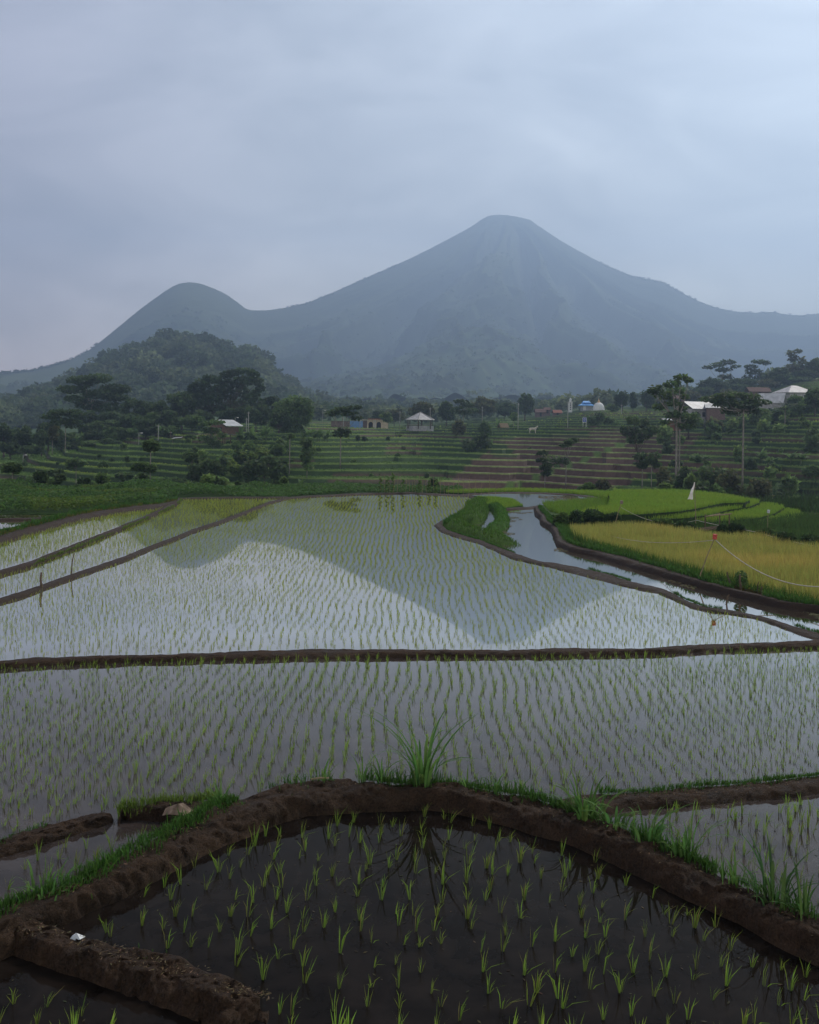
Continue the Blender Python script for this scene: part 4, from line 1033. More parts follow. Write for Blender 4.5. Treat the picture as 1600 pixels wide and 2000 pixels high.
for k in range(62):
    if k < 26: px, d, s, l, g = random.uniform(1290, 1600), random.uniform(200, 232), random.uniform(1.3, 2.6), 'tall leafy bush in the gardens below the white roofed houses', 'garden bushes on the right slope'
    elif k < 46: px, d, s, l, g = random.uniform(1285, 1600), random.uniform(110, 134), random.uniform(1.1, 2.0), 'dense bush in the dark gully behind the bright green terraces', 'gully bushes behind the bright terraces'
    else: px, d, s, l, g = random.uniform(370, 560), random.uniform(150, 200), random.uniform(1.1, 2.2), 'thicket bush on the slope below the tin roofed hut', 'thicket bushes below the hut'
    c_ = dup(random.choice(protosb), ((px-CX)/F*d, d, terr_z(px, d)-.2), (s*random.uniform(.8, 1.2), s, s*random.uniform(.9, 1.4)), random.uniform(0, 6), l)
    c_['group'] = g
GB = 'bushes in the dark gully on the right'
for k, (px, d, yt, w, l) in enumerate(((1300,128,908,50,'dark bush right of the two thin pale stems'),(1345,122,905,60,'dark bush behind the white flag'),(1390,118,900,60,'dark twiggy bush right of the white flag'),(1425,116,905,56,'dark bush left of the flat crowned tree trunk'),(1380,112,935,50,'low dark bush just above the bright green field'),(1300,124,935,40,'low dark bush at the far edge of the bright green field'),(1480,116,925,60,'dark bush right of the flat crowned tree trunk'),(1330,126,928,40,'low bush between the twin trunks and the white flag'),(1560,112,960,60,'dark sprawling bush at right below the palm'),(1180,128,935,60,'dark bush at the foot of the brown terraces'),(1140,130,942,40,'low dark bush left at the foot of the brown terraces'))):
    tree('bush', px, d, yt, w, l, GB, G_DK if k % 3 else G_OL)
# hedge between the bright terraces and the yellow rice
for k, (px, py, yt, w, l) in enumerate(((1098,1034,1002,34,'round dark bush at the left end of the yellow rice field'),(1130,1026,996,44,'dark bush second from the left above the yellow rice'),(1165,1024,993,50,'tallest dark bush above the left of the yellow rice'),(1200,1028,1000,40,'dark bush behind the leaning can pole'),(1300,1036,1012,50,'dark leafy bush left of the bamboo frame'),(1345,1044,1015,44,'bush just left behind the bamboo frame'),(1440,1052,1016,40,'leafy bush at the right of the bamboo frame'),(1412,1050,1024,34,'dark bush under the bamboo bench'),(1490,1060,1030,56,'dark bush right above the yellow rice'),(1540,1072,1040,56,'dark bush at the right end of the yellow rice'),(1590,1078,1044,50,'bush above the yellow rice at the picture edge'))):
    p_ = G(px, py, -.3); d = p_[1]
    H = P(px, yt, d)[2]+.3; W = w*d/F
    o = empty('bush', p_, l, 'bush', 'bushes above the yellow rice')
    Ac = Acc()
    for q in range(8):
        a = rng.uniform(0, 6.28); r = W*.33*rng.uniform(0, 1)
        Ac.add(*clump((r*math.cos(a), r*math.sin(a), H*rng.uniform(.3, .72)), (W*.26, W*.26, H*.3), 300, .13, (.035,.062,.02) if k % 4 else (.055,.09,.025)))
    Ac.obj('foliage', M_LEAF, o)
    MB().tube([(0,0,-.1),(0,0,H*.4)], [.05,.03], 6).build('stem', M_DBARK, o)
# --- bananas and palms
for px, d, yt, l, st in ((468,222,822,'banana plants right of the hut gable, left clump',3),(492,222,822,'banana plants right of the hut gable, right clump',3),(520,228,818,'banana clump between the hut and the round tree',3),
      (604,225,818,'tall banana plant with spread leaves right of the round tree',2),(620,226,826,'banana plant left of the flat topped tree',3),(640,228,832,'lowest banana plant beside the flat topped tree',2),(545,200,852,'small banana plant below the round tree, left one',2),(562,198,848,'small banana plant below the round tree, right one',1)):
    banana(px, d, yt, l, 'banana plants by the hut', 9, st)
for px, py, yt, l, st in ((1486,-905,864,'banana clump on the right terraces, left one',3),(1513,-908,890,'low banana plant on the right terraces, middle one',2),(1545,-905,872,'banana plant on the right terraces with one raised leaf',2),(1565,-905,872,'banana plant nearest the shaggy tree at right',2),
      (1362,-902,884,'yellowish banana plant in the gully, left one',1),(1378,-905,888,'pale banana plant in the gully, right one',1)):
    banana(px, py, yt, l, 'banana plants on the right terraces', 8, st)
banana(1563, 208, 772, 'upright banana plant with pale raised leaf below the tall hipped roof', None, 7, 1, (.11,.17,.05))
banana(973, 290, 806, 'banana tree left of the tallest white pole')
banana(1325, 218, 800, 'banana plant in front of the broad white roof', None, 8, 2)
banana(590, 125, 930, 'bright banana plant at the foot of the terraces', None, 8, 1)
palm(1236, 118, 927, 'young palm with upright frond at the far edge of the bright green field', .12, 14, 2.2)
palm(1511, 122, 914, 'young pale palm standing on the dark right slope', .35, 14, 1.9, (.09,.15,.06), .07)
palm(1533, 200, 772, 'dark palm beside the small white roof', .55, 15, 3.0, (.04,.06,.03))
palm(566, 176, 846, 'small palm crown beside the tall bare pale trunk', .86, 9, 1.8, (.05,.09,.04), .06)
palm(485, 120, 928, 'young palm in the hedge at the foot of the terraces', .2, 12, 1.8, (.07,.12,.045), .06)

# ------------------------------------------------------------------ crops near the plots
def patch(Ac, pts, z, dens, hmin, hmax, w, base, tip=None, lean=.25, simple=True, thr=None):
    poly = wpoly(pts, z); X, Y = scatter(poly, dens)
    n = len(X); H = rng.uniform(hmin, hmax, n)*(.62+.76*fbm(X*.45, Y*.45, 101, 4))
    c = jit(base, n, .22, .12); t = c*1.15 if tip is None else jit(tip, n, .22, .12)
    mixv = smooth(.4, .65, fbm(X*.18, Y*.18, 103, 3))[:, None]
    t = t if tip is None else t*(mixv)+(c*1.2)*(1-mixv)
    ln = rng.normal(size=(n, 2))*(H*lean)[:, None]
    Ac.add(*blades(np.stack([X, Y, np.full(n, z)], 1), H, rng.uniform(.7, 1.3, n)*w, ln, rng.uniform(0, .5, n), c*.85, t, simple, rng.normal(size=n)*.8))
BG = (.16,.26,.035)
S0 = [(870,962),(880,960),(1000,957.5),(1100,959),(1200,963),(1215,972),(1190,978),(1180,972),(1120,964.5),(1000,960.5),(900,963)]
S1 = [(1188,966),(1200,961),(1330,960),(1400,967),(1465,977),(1455,982),(1412,983),(1370,992),(1330,999),(1250,1005),(1180,1006),(1130,1004),(1160,996),(1190,990),(1192,976)]
S2 = [(1190,1010),(1250,1007),(1330,1001),(1375,994),(1415,985),(1470,978),(1484,982),(1464,990),(1424,996),(1392,1005),(1345,1012),(1260,1016),(1200,1016)]
S3 = [(1345,1014),(1392,1007),(1466,991),(1500,985),(1532,992),(1514,1003),(1484,1012),(1432,1017),(1390,1020),(1350,1020)]
S4 = [(1480,1018),(1492,1014),(1514,1004),(1534,994),(1562,1002),(1572,1010),(1544,1022),(1500,1030),(1475,1026)]
FIELD = Acc()
for S, z in ((S0, -.3), (S1, .3), (S2, -.1), (S3, -.45), (S4, -.8)):
    slab('rice_terrace', S, z, 1.1, M_TERR, (.02,.036,.01))
    patch(FIELD, S, z, 130, .2, .38, .05, BG, (.22,.32,.045))
LF = [(931,971),(959,971.5),(1002,976),(1022,987),(986,992),(950,986)]
slab('rice_terrace', LF, -.1, .5, M_TERR, (.05,.1,.02)); patch(FIELD, LF, -.1, 160, .12, .25, .045, BG)
tag(FIELD.obj('green_rice', M_BLADE), 'bright green growing rice on the rounded terraces at right', 'rice crop', None, 'stuff')
YF = [(1112,1038),(1150,1034),(1270,1036),(1330,1046),(1420,1058),(1480,1060),(1530,1074),(1600,1084),(1800,1115),(1860,1262),(1600,1185),(1500,1160),(1400,1133),(1300,1106),(1200,1077),(1150,1067),(1122,1056)]
slab('rice_terrace', YF, -.28, .5, M_TERR, (.12,.1,.025))
YEL = Acc(); patch(YEL, YF, -.28, 170, .45, .72, .04, (.28,.28,.07), (.47,.375,.1), .2)
tag(YEL.obj('ripe_rice', M_BLADE), 'golden ripe rice field on the right', 'rice crop', None, 'stuff')
# rough bank under the terraces
BK = [(1060,990),(1120,1000),(1200,1012),(1350,1018),(1480,1026),(1575,1012),(1800,1010),(1800,1120),(1600,1090),(1480,1066),(1330,1050),(1270,1040),(1112,1042),(1085,1030)]
slab('bank', BK, -.9, .6, M_TERR, (.035,.06,.018))
BANK = Acc(); patch(BANK, BK, -.9, 60, .35, .8, .08, (.05,.09,.022), None, .35)
patch(BANK, [(1060,985),(1190,975),(1192,990),(1130,1000),(1180,1008),(1110,1008),(1075,1000)], -.2, 110, .2, .45, .05, (.13,.22,.032), None, .35)
slab('bank', [(1056,986),(1110,990),(1160,985),(1195,972),(1195,992),(1130,1003),(1180,1010),(1110,1012),(1072,1004)], -.2, .6, M_TERR, (.04,.07,.02))
patch(BANK, [(1108,1046),(1150,1068),(1240,1090),(1400,1136),(1600,1187),(1600,1180),(1400,1128),(1240,1082),(1150,1060),(1115,1035),(1090,1028)], -.15, 160, .15, .45, .04, (.06,.12,.022), None, .35)
n = 22000
gx = rng.uniform(1300, 1760, n); gd = rng.uniform(84, 140, n); gz = terr(gx, gd)[0]
gc = jit((.036,.064,.02), n, .35, .12)*(.6+.8*fbm(gx*.02, gd*.15, 151, 3))[:, None]
BANK.add(*blades(np.stack([(gx-CX)/F*gd, gd, gz-.05], 1), rng.uniform(.3, .9, n), rng.uniform(.1, .25, n), rng.normal(size=(n, 2))*.2, np.zeros(n), gc, None, True))
tag(BANK.obj('bank_grass', M_BLADE), 'rough green grass on the bank between the bright terraces and the yellow rice', 'grass', None, 'stuff')
# leafy crop at far left
CF = [(-200,1012),(0,1004),(120,1003),(200,998),(300,984),(350,973),(450,970),(562,970),(700,963),(800,961),(900,960),(900,951),(600,952),(300,952),(0,952),(-200,952)]
slab('field', CF, -.3, .5, M_TERR, (.035,.065,.018))
poly = wpoly(CF, -.3); Xs, Ys = scatter(poly, 75); n = len(Xs)
hh = .15+.75*smooth(.35, .75, fbm(Xs*.16, Ys*.16, 107, 3))*np.where(Xs < -14, 1, .45)
lime = smooth(.58, .66, fbm(Xs*.2+9, Ys*.3, 109, 2))[:, None]*(Xs < -20)[:, None]
cc = jit((.065,.125,.033), n, .3, .1)*(1-lime)+jit((.09,.14,.028), n, .2, .1)*lime
LEAFY = Acc(); LEAFY.add(*cards(np.stack([Xs, Ys, -.3+hh*rng.uniform(.3, 1, n)], 1), rng.uniform(.06, .15, n), cc, 1.2, .7))
tag(LEAFY.obj('leafy_crop', M_LEAF), 'low leafy crop beyond the paddies on the left', 'crops', None, 'stuff')
# floating weed on the channel
WEED = Acc()
poly = wpoly([(985,1000),(1045,1000),(1055,1025),(1082,1065),(1155,1086),(1300,1130),(1450,1171),(1600,1200),(1640,1240),(1514,1215),(1337,1172),(1240,1138),(1075,1102),(1000,1080),(980,1058)], ZC)
Xs, Ys = scatter(poly, 90)
k = fbm(Xs*.35, Ys*.22, 111, 4) > .62
Xs, Ys = Xs[k], Ys[k]; n = len(Xs)
WEED.add(*cards(np.stack([Xs, Ys, np.full(n, ZC+.015)], 1), rng.uniform(.03, .11, n), jit((.13,.12,.06), n, .4, .15), 30, .6))
poly = wpoly([(960,966),(1110,969),(1160,977),(1110,984),(1040,975)], ZC); Xs, Ys = scatter(poly, 30)
k = fbm(Xs*.2, Ys*.12, 113, 3) > .6; Xs, Ys = Xs[k], Ys[k]; n = len(Xs)
WEED.add(*cards(np.stack([Xs, Ys, np.full(n, ZC+.02)], 1), rng.uniform(.06, .2, n), jit((.14,.12,.05), n, .3, .15), 30, .6))
tag(WEED.obj('floating_weed', M_LEAF), 'brown floating weed on the channel water', 'weed', None, 'stuff')
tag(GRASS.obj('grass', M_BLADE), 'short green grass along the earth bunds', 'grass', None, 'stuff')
# bits of straw, leaf and root lying on the near mud
LIT = Acc()
for Ax, Bx in ((bA, bB), (cA, cB), (dA, dB)):
    n = 700; t = rng.integers(0, len(Ax), n); s = rng.uniform(.3, .95, n)[:, None]
    q = Ax[t]*(1-s)+Bx[t]*s; q[:, 2] = Bx[t][:, 2]+.012+rng.uniform(-.02, .03, n)
    q[:, :2] += rng.normal(size=(n, 2))*.03
    LIT.add(*cards(q, rng.uniform(.006, .03, n), jit((.16,.12,.07), n, .5, .15), 3, .25))
for poly_, z_, dn_ in ((wpoly([(x, y+8) for x, y in A0[4:-1]] + [(1650,2060),(560,2060),(545,1960),(350,1862),(160,1815)], ZN), ZN, 9), (wpoly([(-60,1890),(87,1915),(262,1975),(330,2010),(-60,2060)], ZBL), ZBL, 12), (wpoly([(1300,1600),(1600,1570),(1600,1780),(1300,1640)], ZR), ZR, 8)):
    Xs, Ys = scatter(poly_, dn_); k = vn(Xs*.9, Ys*.9, 131) > .35; Xs, Ys = Xs[k], Ys[k]; n = len(Xs)
    LIT.add(*cards(np.stack([Xs, Ys, np.full(n, z_+.006)], 1), rng.uniform(.008, .035, n), jit((.07,.06,.035), n, .7, .2), 40, .35))
tag(LIT.obj('plant_litter', M_LEAF), 'bits of straw and dead leaves on the dark bunds', 'litter', None, 'stuff')

# ------------------------------------------------------------------ stakes, poles, ropes
def stake(px0, y0, px1, y1, z, r, label, mat=M_BAMBOO, nm='bamboo_stake', group=None, cat='stake'):
    a = Vector(G(px0, y0, z)); b = Vector(P(px1, y1, a.y)); b -= a
    n = 6; pts = [(b*t/n + Vector((math.sin(t*1.3)*.012, 0, 0))) for t in range(n+1)]; pts[0] = Vector((0,0,-.15))
    mb = MB().tube(pts, [r*(1-.35*k/n) for k in range(n+1)], 7)
    for k in range(1, n): mb.tube([pts[k]-b.normalized()*r*.5, pts[k]+b.normalized()*r*.5], r*1.18*(1-.35*k/n), 7)
    o = mb.build(nm, mat); o.location = a
    return tag(o, label, cat, group), a + b
stake(80,1152,80,1118,ZT,.05,'short thick post standing in the left strip paddy',M_WOOD,'post',None,'post')
stake(138,1124,144,1080,ZT,.025,'thin leaning stick between the two left strip bunds',M_WOOD,'stick',None,'stick')
SB = [744,752,757,762,768,776,785,793,800,806,812,819,825,833,840,847,853,860,868,876,886,895,905,916,928,940,955,968]
base_s, _ = stake(SB[0],968,SB[0],930,-.1,.022,'thin bamboo stake in the bean row behind the far paddy edge',M_BAMBOO,'bamboo_stake','bamboo stakes of the bean row')
for k, px in enumerate(SB[1:]):
    c_ = base_s.copy(); COL.objects.link(c_)
    c_.location = G(px, random.uniform(962, 967), -.1); c_.scale = (1, 1, random.uniform(.6, 1.05)); c_.rotation_euler = (random.gauss(0, .05), random.gauss(0, .06), random.uniform(0, 6))
base_s.location = G(SB[0], 965, -.1)
def bean(px, y0, y1, label):
    a = G(px, y0, -.1); H = P(px, y1, a[1])[2]+.1
    Ac = Acc(); n = 150; t = rng.uniform(0, 1, n); an = t*22+rng.normal(size=n)*.6; r = .16*(1.15-t*.6)
    Ac.add(*cards(np.stack([np.cos(an)*r, np.sin(an)*r, t*H], 1), rng.uniform(.05, .13, n), jit((.1,.17,.04), n, .25, .1), .6, .8))
    o = Ac.obj('bean_vine', M_LEAF); o.location = a
    return tag(o, label, 'bean plant', 'bean vines behind the far paddy edge')
for px, y1, l in ((743,934,'shorter bean vine at the left end of the stake row'),(757,930,'full leafy bean vine second from the left'),(767,924,'tallest leafy bean vine in the stake row'),(787,936,'bean vine right of the tallest one'),(820,938,'bean vine in the middle of the stake row'),(838,942,'thin bean vine right of the middle'),(851,936,'leafy bean vine at the right of the planted row')):
    bean(px, 965, y1, l)
# can poles, flag, ropes
_, tip1 = stake(1199,1031,1214,982,-.25,.03,'leaning bamboo pole with a dark can on top above the yellow rice',M_BAMBOO,'bamboo_pole',None,'pole')
_, tip2 = stake(1363,1134,1396,1050,-.1,.028,'leaning bamboo pole carrying the red can at the edge of the yellow rice',M_BAMBOO,'bamboo_pole',None,'pole')
_, tip3 = stake(1499,1034,1501,1000,-.45,.025,'short pole with a pale can at the tip of the bright terraces',M_BAMBOO,'bamboo_pole',None,'pole')
_, tip4 = stake(1359,1018,1357,942,-.1,.03,'tall upright bamboo pole of the white flag',M_BAMBOO,'bamboo_pole',None,'pole')
def can(tip, r, h, mat, label, tilt=.15):
    mb = MB().lathe([(0,0),(r*.97,0),(r,.012),(r*.97,.03),(r,h*.5),(r*.97,h*.52),(r,h-.03),(r*1.03,h-.015),(r*.97,h),(r*.8,h),(r*.78,h-.01),(0,h-.01)], 14)
    o = mb.build('tin_can', mat, None, True); o.location = tip - Vector((0,0,h*.3)); o.rotation_euler = (tilt, tilt*.6, 0)
    return tag(o, label, 'can')
can(tip1, .1, .2, plain('rusty_can', (.16,.12,.09), .6, .4, 20, .4), 'dark rusty can on the leaning pole above the yellow rice')
can(tip2, .09, .2, M_REDCAN, 'red can on top of the leaning pole')
can(tip3, .09, .2, M_PLAST, 'pale can on the short pole at the tip of the bright terraces')
# flag hangs from the pole top, narrow and folded
nz_, nx_ = 16, 5; Vf = []
e0 = Vector(P(1348,975,tip4.y)) - tip4
for i_ in range(nz_):
    t = i_/(nz_-1); ctr = e0*t; w = .05+.26*t**1.3
    for j in range(nx_):
        s = j/(nx_-1)-.5
        Vf.append((ctr.x+s*w, .06*math.sin(t*9+s*5)+.05*math.sin(s*9), ctr.z+.05*s*math.sin(t*6)-.04*abs(s)*t))
Ff = [(i_*nx_+j, i_*nx_+j+1, (i_+1)*nx_+j+1, (i_+1)*nx_+j) for i_ in range(nz_-1) for j in range(nx_-1)]
me = bpy.data.meshes.new('flag'); me.from_pydata(Vf, [], Ff); me.polygons.foreach_set('use_smooth', [True]*len(Ff)); me.update()
fl = link('flag', me, M_CLOTH); fl.location = tip4; sm = fl.modifiers.new('thickness', 'SOLIDIFY'); sm.thickness = .006
tag(fl, 'narrow white cloth flag hanging from the tall bamboo pole', 'flag')
def rope(a, b, sag, r, label, n=18):
    a, b = Vector(a), Vector(b); pts = []
    for k in range(n+1):
        t = k/n; q = a.lerp(b, t); q.z -= sag*4*t*(1-t); pts.append(q-a)
    o = MB().tube(pts, r, 5).build('rope', M_ROPE, None, True); o.location = a
    return tag(o, label, 'rope', 'bird scaring ropes over the rice')
q4 = Vector(P(1360,1016,tip4.y))
rope(tip1-Vector((0,0,.3)), q4, .55, .014, 'sagging pale rope from the dark can pole to the flag pole')
rope(q4, P(1478,1039,56), .05, .018, 'pale rope from the flag pole down past the bamboo frame')
rope(P(1478,1039,56), P(1640,1074,48), .1, .014, 'thin pale rope running on to the right picture edge above the yellow rice')
rope(P(1161,1037,58), tip2-Vector((0,0,.1)), .35, .012, 'thin rope across the yellow rice up to the red can')
rope(tip2-Vector((0,0,.05)), P(1660,1140,34), .75, .02, 'thick sagging pale rope from the red can to the right picture edge')
# small posts on the right bank
for px, y0, x1, y1, r, l in ((1427,1143,1420,1117,.035,'short leaning post on the channel bank, left of the leafy stump'),(1447,1153,1445,1122,.05,'thick stump wrapped in leaves on the channel bank'),(1456,1146,1455,1117,.03,'straight thin post right of the leafy stump'),(1479,1152,1482,1136,.025,'small leaning peg right of the leafy stump'),(1487,1160,1488,1146,.035,'small stubby peg farthest right on the channel bank'),(1419,1172,1424,1161,.03,'broken stick poking from the channel water')):
    stake(px, y0, x1, y1, -.12, r, l, M_WOOD, 'post', None, 'post')
a_ = G(1447,1150,-.1); Ac = Acc()
Ac.add(*clump((0,0,.42), (.26,.26,.3), 260, .06, (.06,.11,.03)))
o = Ac.obj('creeper', M_LEAF); o.location = a_; tag(o, 'leafy creeper wrapped round the thick stump', 'plant')
# bamboo frame with bench
fx = empty('bamboo_shelter', G(1400,1052,-.4), 'rickety roofless bamboo shelter with a plank bench above the yellow rice', 'shelter')
d = fx.location.y
def rel(px, py, dy=0): return Vector(P(px, py, d+dy))-fx.location
for px, dy in ((1377,1.2),(1405,1.2),(1405,0),(1424,0)):
    MB().tube([rel(px, 1054, dy), rel(px+1, 1004+random.uniform(0, 4), dy)], [.05,.035], 7).build('post', M_WOOD, fx)
MB().tube([rel(1386,1008,0), rel(1429,1003.5,0)], .04, 7).build('rail', M_BAMBOO, fx)
MB().tube([rel(1377,1009,1.2), rel(1407,1003,1.2)], .035, 7).build('rail', M_BAMBOO, fx)
l0, l1 = rel(1374,1036), rel(1428,1032)
mb = MB()
for k in range(4): mb.tube([l0+Vector((0,k*.3,0)), (l0+l1)/2+Vector((0,k*.3,.04)), l1+Vector((0,k*.3,0))], .06, 6)
mb.build('bench', M_WOOD, fx)

# ------------------------------------------------------------------ scraps on the near bund
me_pts = [(-.22,-.06,0),(-.1,-.14,.05),(.06,-.12,.03),(.24,-.05,.01),(.2,.08,.03),(.05,.1,.13),(-.1,.1,.09),(-.2,.06,.06),(0,-.02,.16),(-.12,0,.1),(.12,0,.07)]
ff = [(0,1,9),(1,8,9),(1,2,8),(2,10,8),(2,3,10),(3,4,10),(4,5,10),(5,8,10),(5,6,8),(6,9,8),(6,7,9),(7,0,9)]
me = bpy.data.meshes.new('paper_sack'); me.from_pydata(me_pts, [], ff); me.update()
o = link('paper_sack', me, M_PAPER); o.location = G(348,1590,.2); s_ = o.modifiers.new('thickness', 'SOLIDIFY'); s_.thickness = .008
tag(o, 'crumpled brown paper sack lying on the left bund', 'paper sack')
me = bpy.data.meshes.new('plastic_scrap'); me.from_pydata([(-.07,-.04,.0),(.05,-.05,.02),(.08,.03,.01),(-.03,.06,.03),(0,0,.06),(-.05,.01,.03)], [], [(0,1,4),(1,2,4),(2,3,4),(3,5,4),(5,0,4)]); me.update()
o = link('plastic_scrap', me, M_PLAST); o.location = G(150,1834,ZN+.14); tag(o, 'small white plastic scrap on the bottom left bund', 'plastic scrap')
MB().tube([(0,0,0),(.12,.02,.015),(.26,.01,.02)], [.012,.016,.01], 6).build('stick', M_BAMBOO).location = G(608,1522,ZN+.3)
tag(bpy.data.objects['stick.001'] if 'stick.001' in bpy.data.objects else bpy.data.objects['stick'], 'short dry pale stick lying on top of the arched bund', 'stick')

# ------------------------------------------------------------------ buildings
def bplace(name, px, d, ybase, label, cat, rz=0, z=None):
    p = P(px, ybase, d)
    return empty(name, p, label, cat, None, rz)
def gable(mb, x0, x1, y0, y1, ze, zr, th=.12, axis='x'):
    """two sloping sheets; the ridge runs along axis"""
    if axis == 'x':
        ym = (y0+y1)/2
        for ya, yb in ((y0, ym), (y1, ym)):
            V = [(x0,ya,ze),(x1,ya,ze),(x1,yb,zr),(x0,yb,zr)]
            mb.add(V+[(a,b,c+th) for a, b, c in V], [(0,1,2,3),(4,7,6,5),(0,4,5,1),(1,5,6,2),(2,6,7,3),(3,7,4,0)])
    else:
        xm = (x0+x1)/2
        for xa, xb in ((x0, xm), (x1, xm)):
            V = [(xa,y0,ze),(xa,y1,ze),(xb,y1,zr),(xb,y0,zr)]
            mb.add(V+[(a,b,c+th) for a, b, c in V], [(0,1,2,3),(4,7,6,5),(0,4,5,1),(1,5,6,2),(2,6,7,3),(3,7,4,0)])
    return mb
def hip(mb, x0, x1, y0, y1, ze, zr, rl, th=.12):
    ym, xm = (y0+y1)/2, (x0+x1)/2
    V = [(x0,y0,ze),(x1,y0,ze),(x1,y1,ze),(x0,y1,ze),(xm-rl/2,ym,zr),(xm+rl/2,ym,zr)]
    W = [(a,b,c-th) for a, b, c in V[:4]]
    return mb.add(V+W, [(0,1,5,4),(1,2,5),(2,3,4,5),(3,0,4),(0,6,7,1),(1,7,8,2),(2,8,9,3),(3,9,6,0),(6,9,8,7)])
# pavilion
pv = bplace('pavilion', 820.5, 300, 838, 'open sided pavilion with grey pointed roof on dark posts', 'pavilion')
S = 300/F
rr = 31*S; n6 = 6; off = R(22)
rim = [(rr*math.cos(off+k*math.pi/3), rr*math.sin(off+k*math.pi/3), 18.5*S) for k in range(6)]
mb = MB(); mb.add(rim+[(0,0,33*S)]+[(x*.99,y*.99,z-.15) for x, y, z in rim], [(k,(k+1) % 6,6) for k in range(6)]+[(k,k+7,(k+1) % 6+7,(k+1) % 6) for k in range(6)]+[tuple(12-k for k in range(6))])
pr_ = mb.build('roof', M_TIN2, pv)
mb = MB()
for k in range(6): mb.tube([Vector(rim[k])+Vector((0,0,.05)), Vector((0,0,33*S+.05))], .1, 5)
mb.build('ridge_caps', plain('ridge_cap', (.2,.2,.2), .7), pr_)
for k in range(6):
    x, y = rim[k][0]*.82, rim[k][1]*.82
    MB().box(x-.17,x+.17,y-.17,y+.17,.1,18.2*S).build('post', M_DBARK, pv)
mb = MB().lathe([(0,1.0),(rr*.78,1.0),(rr*.86,1.0),(rr*.86,-.6)], 6); mb.build('base', M_GREYW, pv)
mb = MB()
for k in range(6):
    a = Vector((rim[k][0]*.82, rim[k][1]*.82, 1.35)); b = Vector((rim[(k+1) % 6][0]*.82, rim[(k+1) % 6][1]*.82, 1.35))
    if k != 4: mb.tube([a, b], .07, 5)
mb.build('railing', M_GREYW, pv)
# hut
ht = bplace('hut', 438, 222, 857, 'brown wooden hut with grey tin gable roof on stilts', 'hut', R(-38)); S = 222/F
mb = gable(MB(), -3.6, 3.6, -2.6, 2.6, 2.9, 4.3, .08, 'y'); mb.build('roof', M_TIN, ht)
mb = MB().box(-2.6,2.6,-2.0,2.0,1.15,2.75); mb.add([(-2.6,-2,2.75),(2.6,-2,2.75),(0,-2,4.0),(-2.6,-1.9,2.75),(2.6,-1.9,2.75),(0,-1.9,4.0)], [(0,1,2),(3,5,4),(0,3,4,1),(1,4,5,2),(2,5,3,0)])
hw_ = mb.build('wall', plain('brown_boards', (.12,.075,.06), .9, .3, 4), ht)
for x in (-2.5, 0, 2.5):
    for y in (-1.9, 1.9): MB().box(x-.09,x+.09,y-.09,y+.09,-1.2,1.15).build('post', M_WOOD, ht)
mb = MB()
for k in range(9): mb.tube([(-3.2+k*.8,-2.9,-1.0),(-3.2+k*.8,-2.9,1.3)], .04, 5)
mb.tube([(-3.4,-2.9,1.0),(3.4,-2.9,1.0)], .05, 5); mb.build('railing', M_BAMBOO, ht)
MB().box(.5,1.4,-2.04,-2.003,1.2,2.6).build('door', M_DARK, hw_)
# field shelter
sh = bplace('field_shelter', 346, 232, 868, 'tiny white roofed field shelter on thin posts at the left', 'shelter'); S = 232/F
mb = MB(); V = [(-1.1,-1,1.35),(1.1,-1,1.6),(1.1,1,1.75),(-1.1,1,1.5)]; mb.add(V+[(a,b,c+.08) for a, b, c in V], [(3,2,1,0),(4,5,6,7),(0,1,5,4),(1,2,6,5),(2,3,7,6),(3,0,4,7)]); mb.build('roof', M_TIN, sh)
for x in (-.9, .9):
    for y in (-.8, .8): MB().tube([(x,y,-.6),(x,y,1.45)], .05, 5).build('post', M_WOOD, sh)
MB().box(-.9,.9,-.7,.7,.35,.45).build('platform', M_WOOD, sh)
# arched house
ah = bplace('arched_house', 735, 330, 837, 'cream house with two arched doorways and a flat roof', 'house'); S = 330/F
def arch_wall(mb, x0, x1, arches, zt, y0, y1):
    xs = x0
    for cx, hw, hs in arches:
        mb.box(xs, cx-hw, y0, y1, 0, zt); xs = cx+hw
        m = 10; top = []
        for k in range(m):
            a0, a1 = math.pi*k/m, math.pi*(k+1)/m
            xa, za = cx-hw*math.cos(a0), hs+hw*math.sin(a0); xb, zb = cx-hw*math.cos(a1), hs+hw*math.sin(a1)
            V = [(xa,y0,za),(xb,y0,zb),(xb,y0,zt),(xa,y0,zt),(xa,y1,za),(xb,y1,zb),(xb,y1,zt),(xa,y1,zt)]
            mb.add(V, [(0,1,2,3),(5,4,7,6),(4,5,1,0)])
    mb.box(xs, x1, y0, y1, 0, zt)
mb = MB(); arch_wall(mb, -3.1, 4.0, ((-1.9,.75,1.5),(.85,.75,1.5)), 2.75, -.15, .15); mb.build('front_wall', M_CREAM, ah)
MB().box(-5.2,-3.15,-.1,3.5,0,2.6).box(-3.1,4.0,3.4,3.6,0,2.7).box(3.9,4.05,.16,3.39,0,2.7).build('wall', M_BRICK, ah)
MB().box(-5.5,4.6,-.9,4.0,2.78,3.0).build('roof', M_CREAM, ah)
MB().box(-2.8,1.6,-.95,-.5,3.003,3.35).build('parapet', M_RED, ah)
MB().box(-3.0,3.8,1.2,1.3,.05,2.6).build('inner_wall', M_DARK, ah)
for x in (-.78, -.3): MB().lathe([(.16,-.1),(.16,.2),(.12,.25),(.12,2.4),(.17,2.5),(.17,2.78)], 10, (x,-.55)).build('column', M_WHITE, ah, True)
bw = bplace('garden_wall', 697, 326, 837, 'faded blue wall left of the arched house', 'wall')
MB().box(-2.3,2.0,-.1,.1,-.1,2.5).build('panel', M_BLUEW, bw); MB().box(-2.4,2.1,-.16,.16,2.503,2.62).build('coping', M_GREYW, bw)
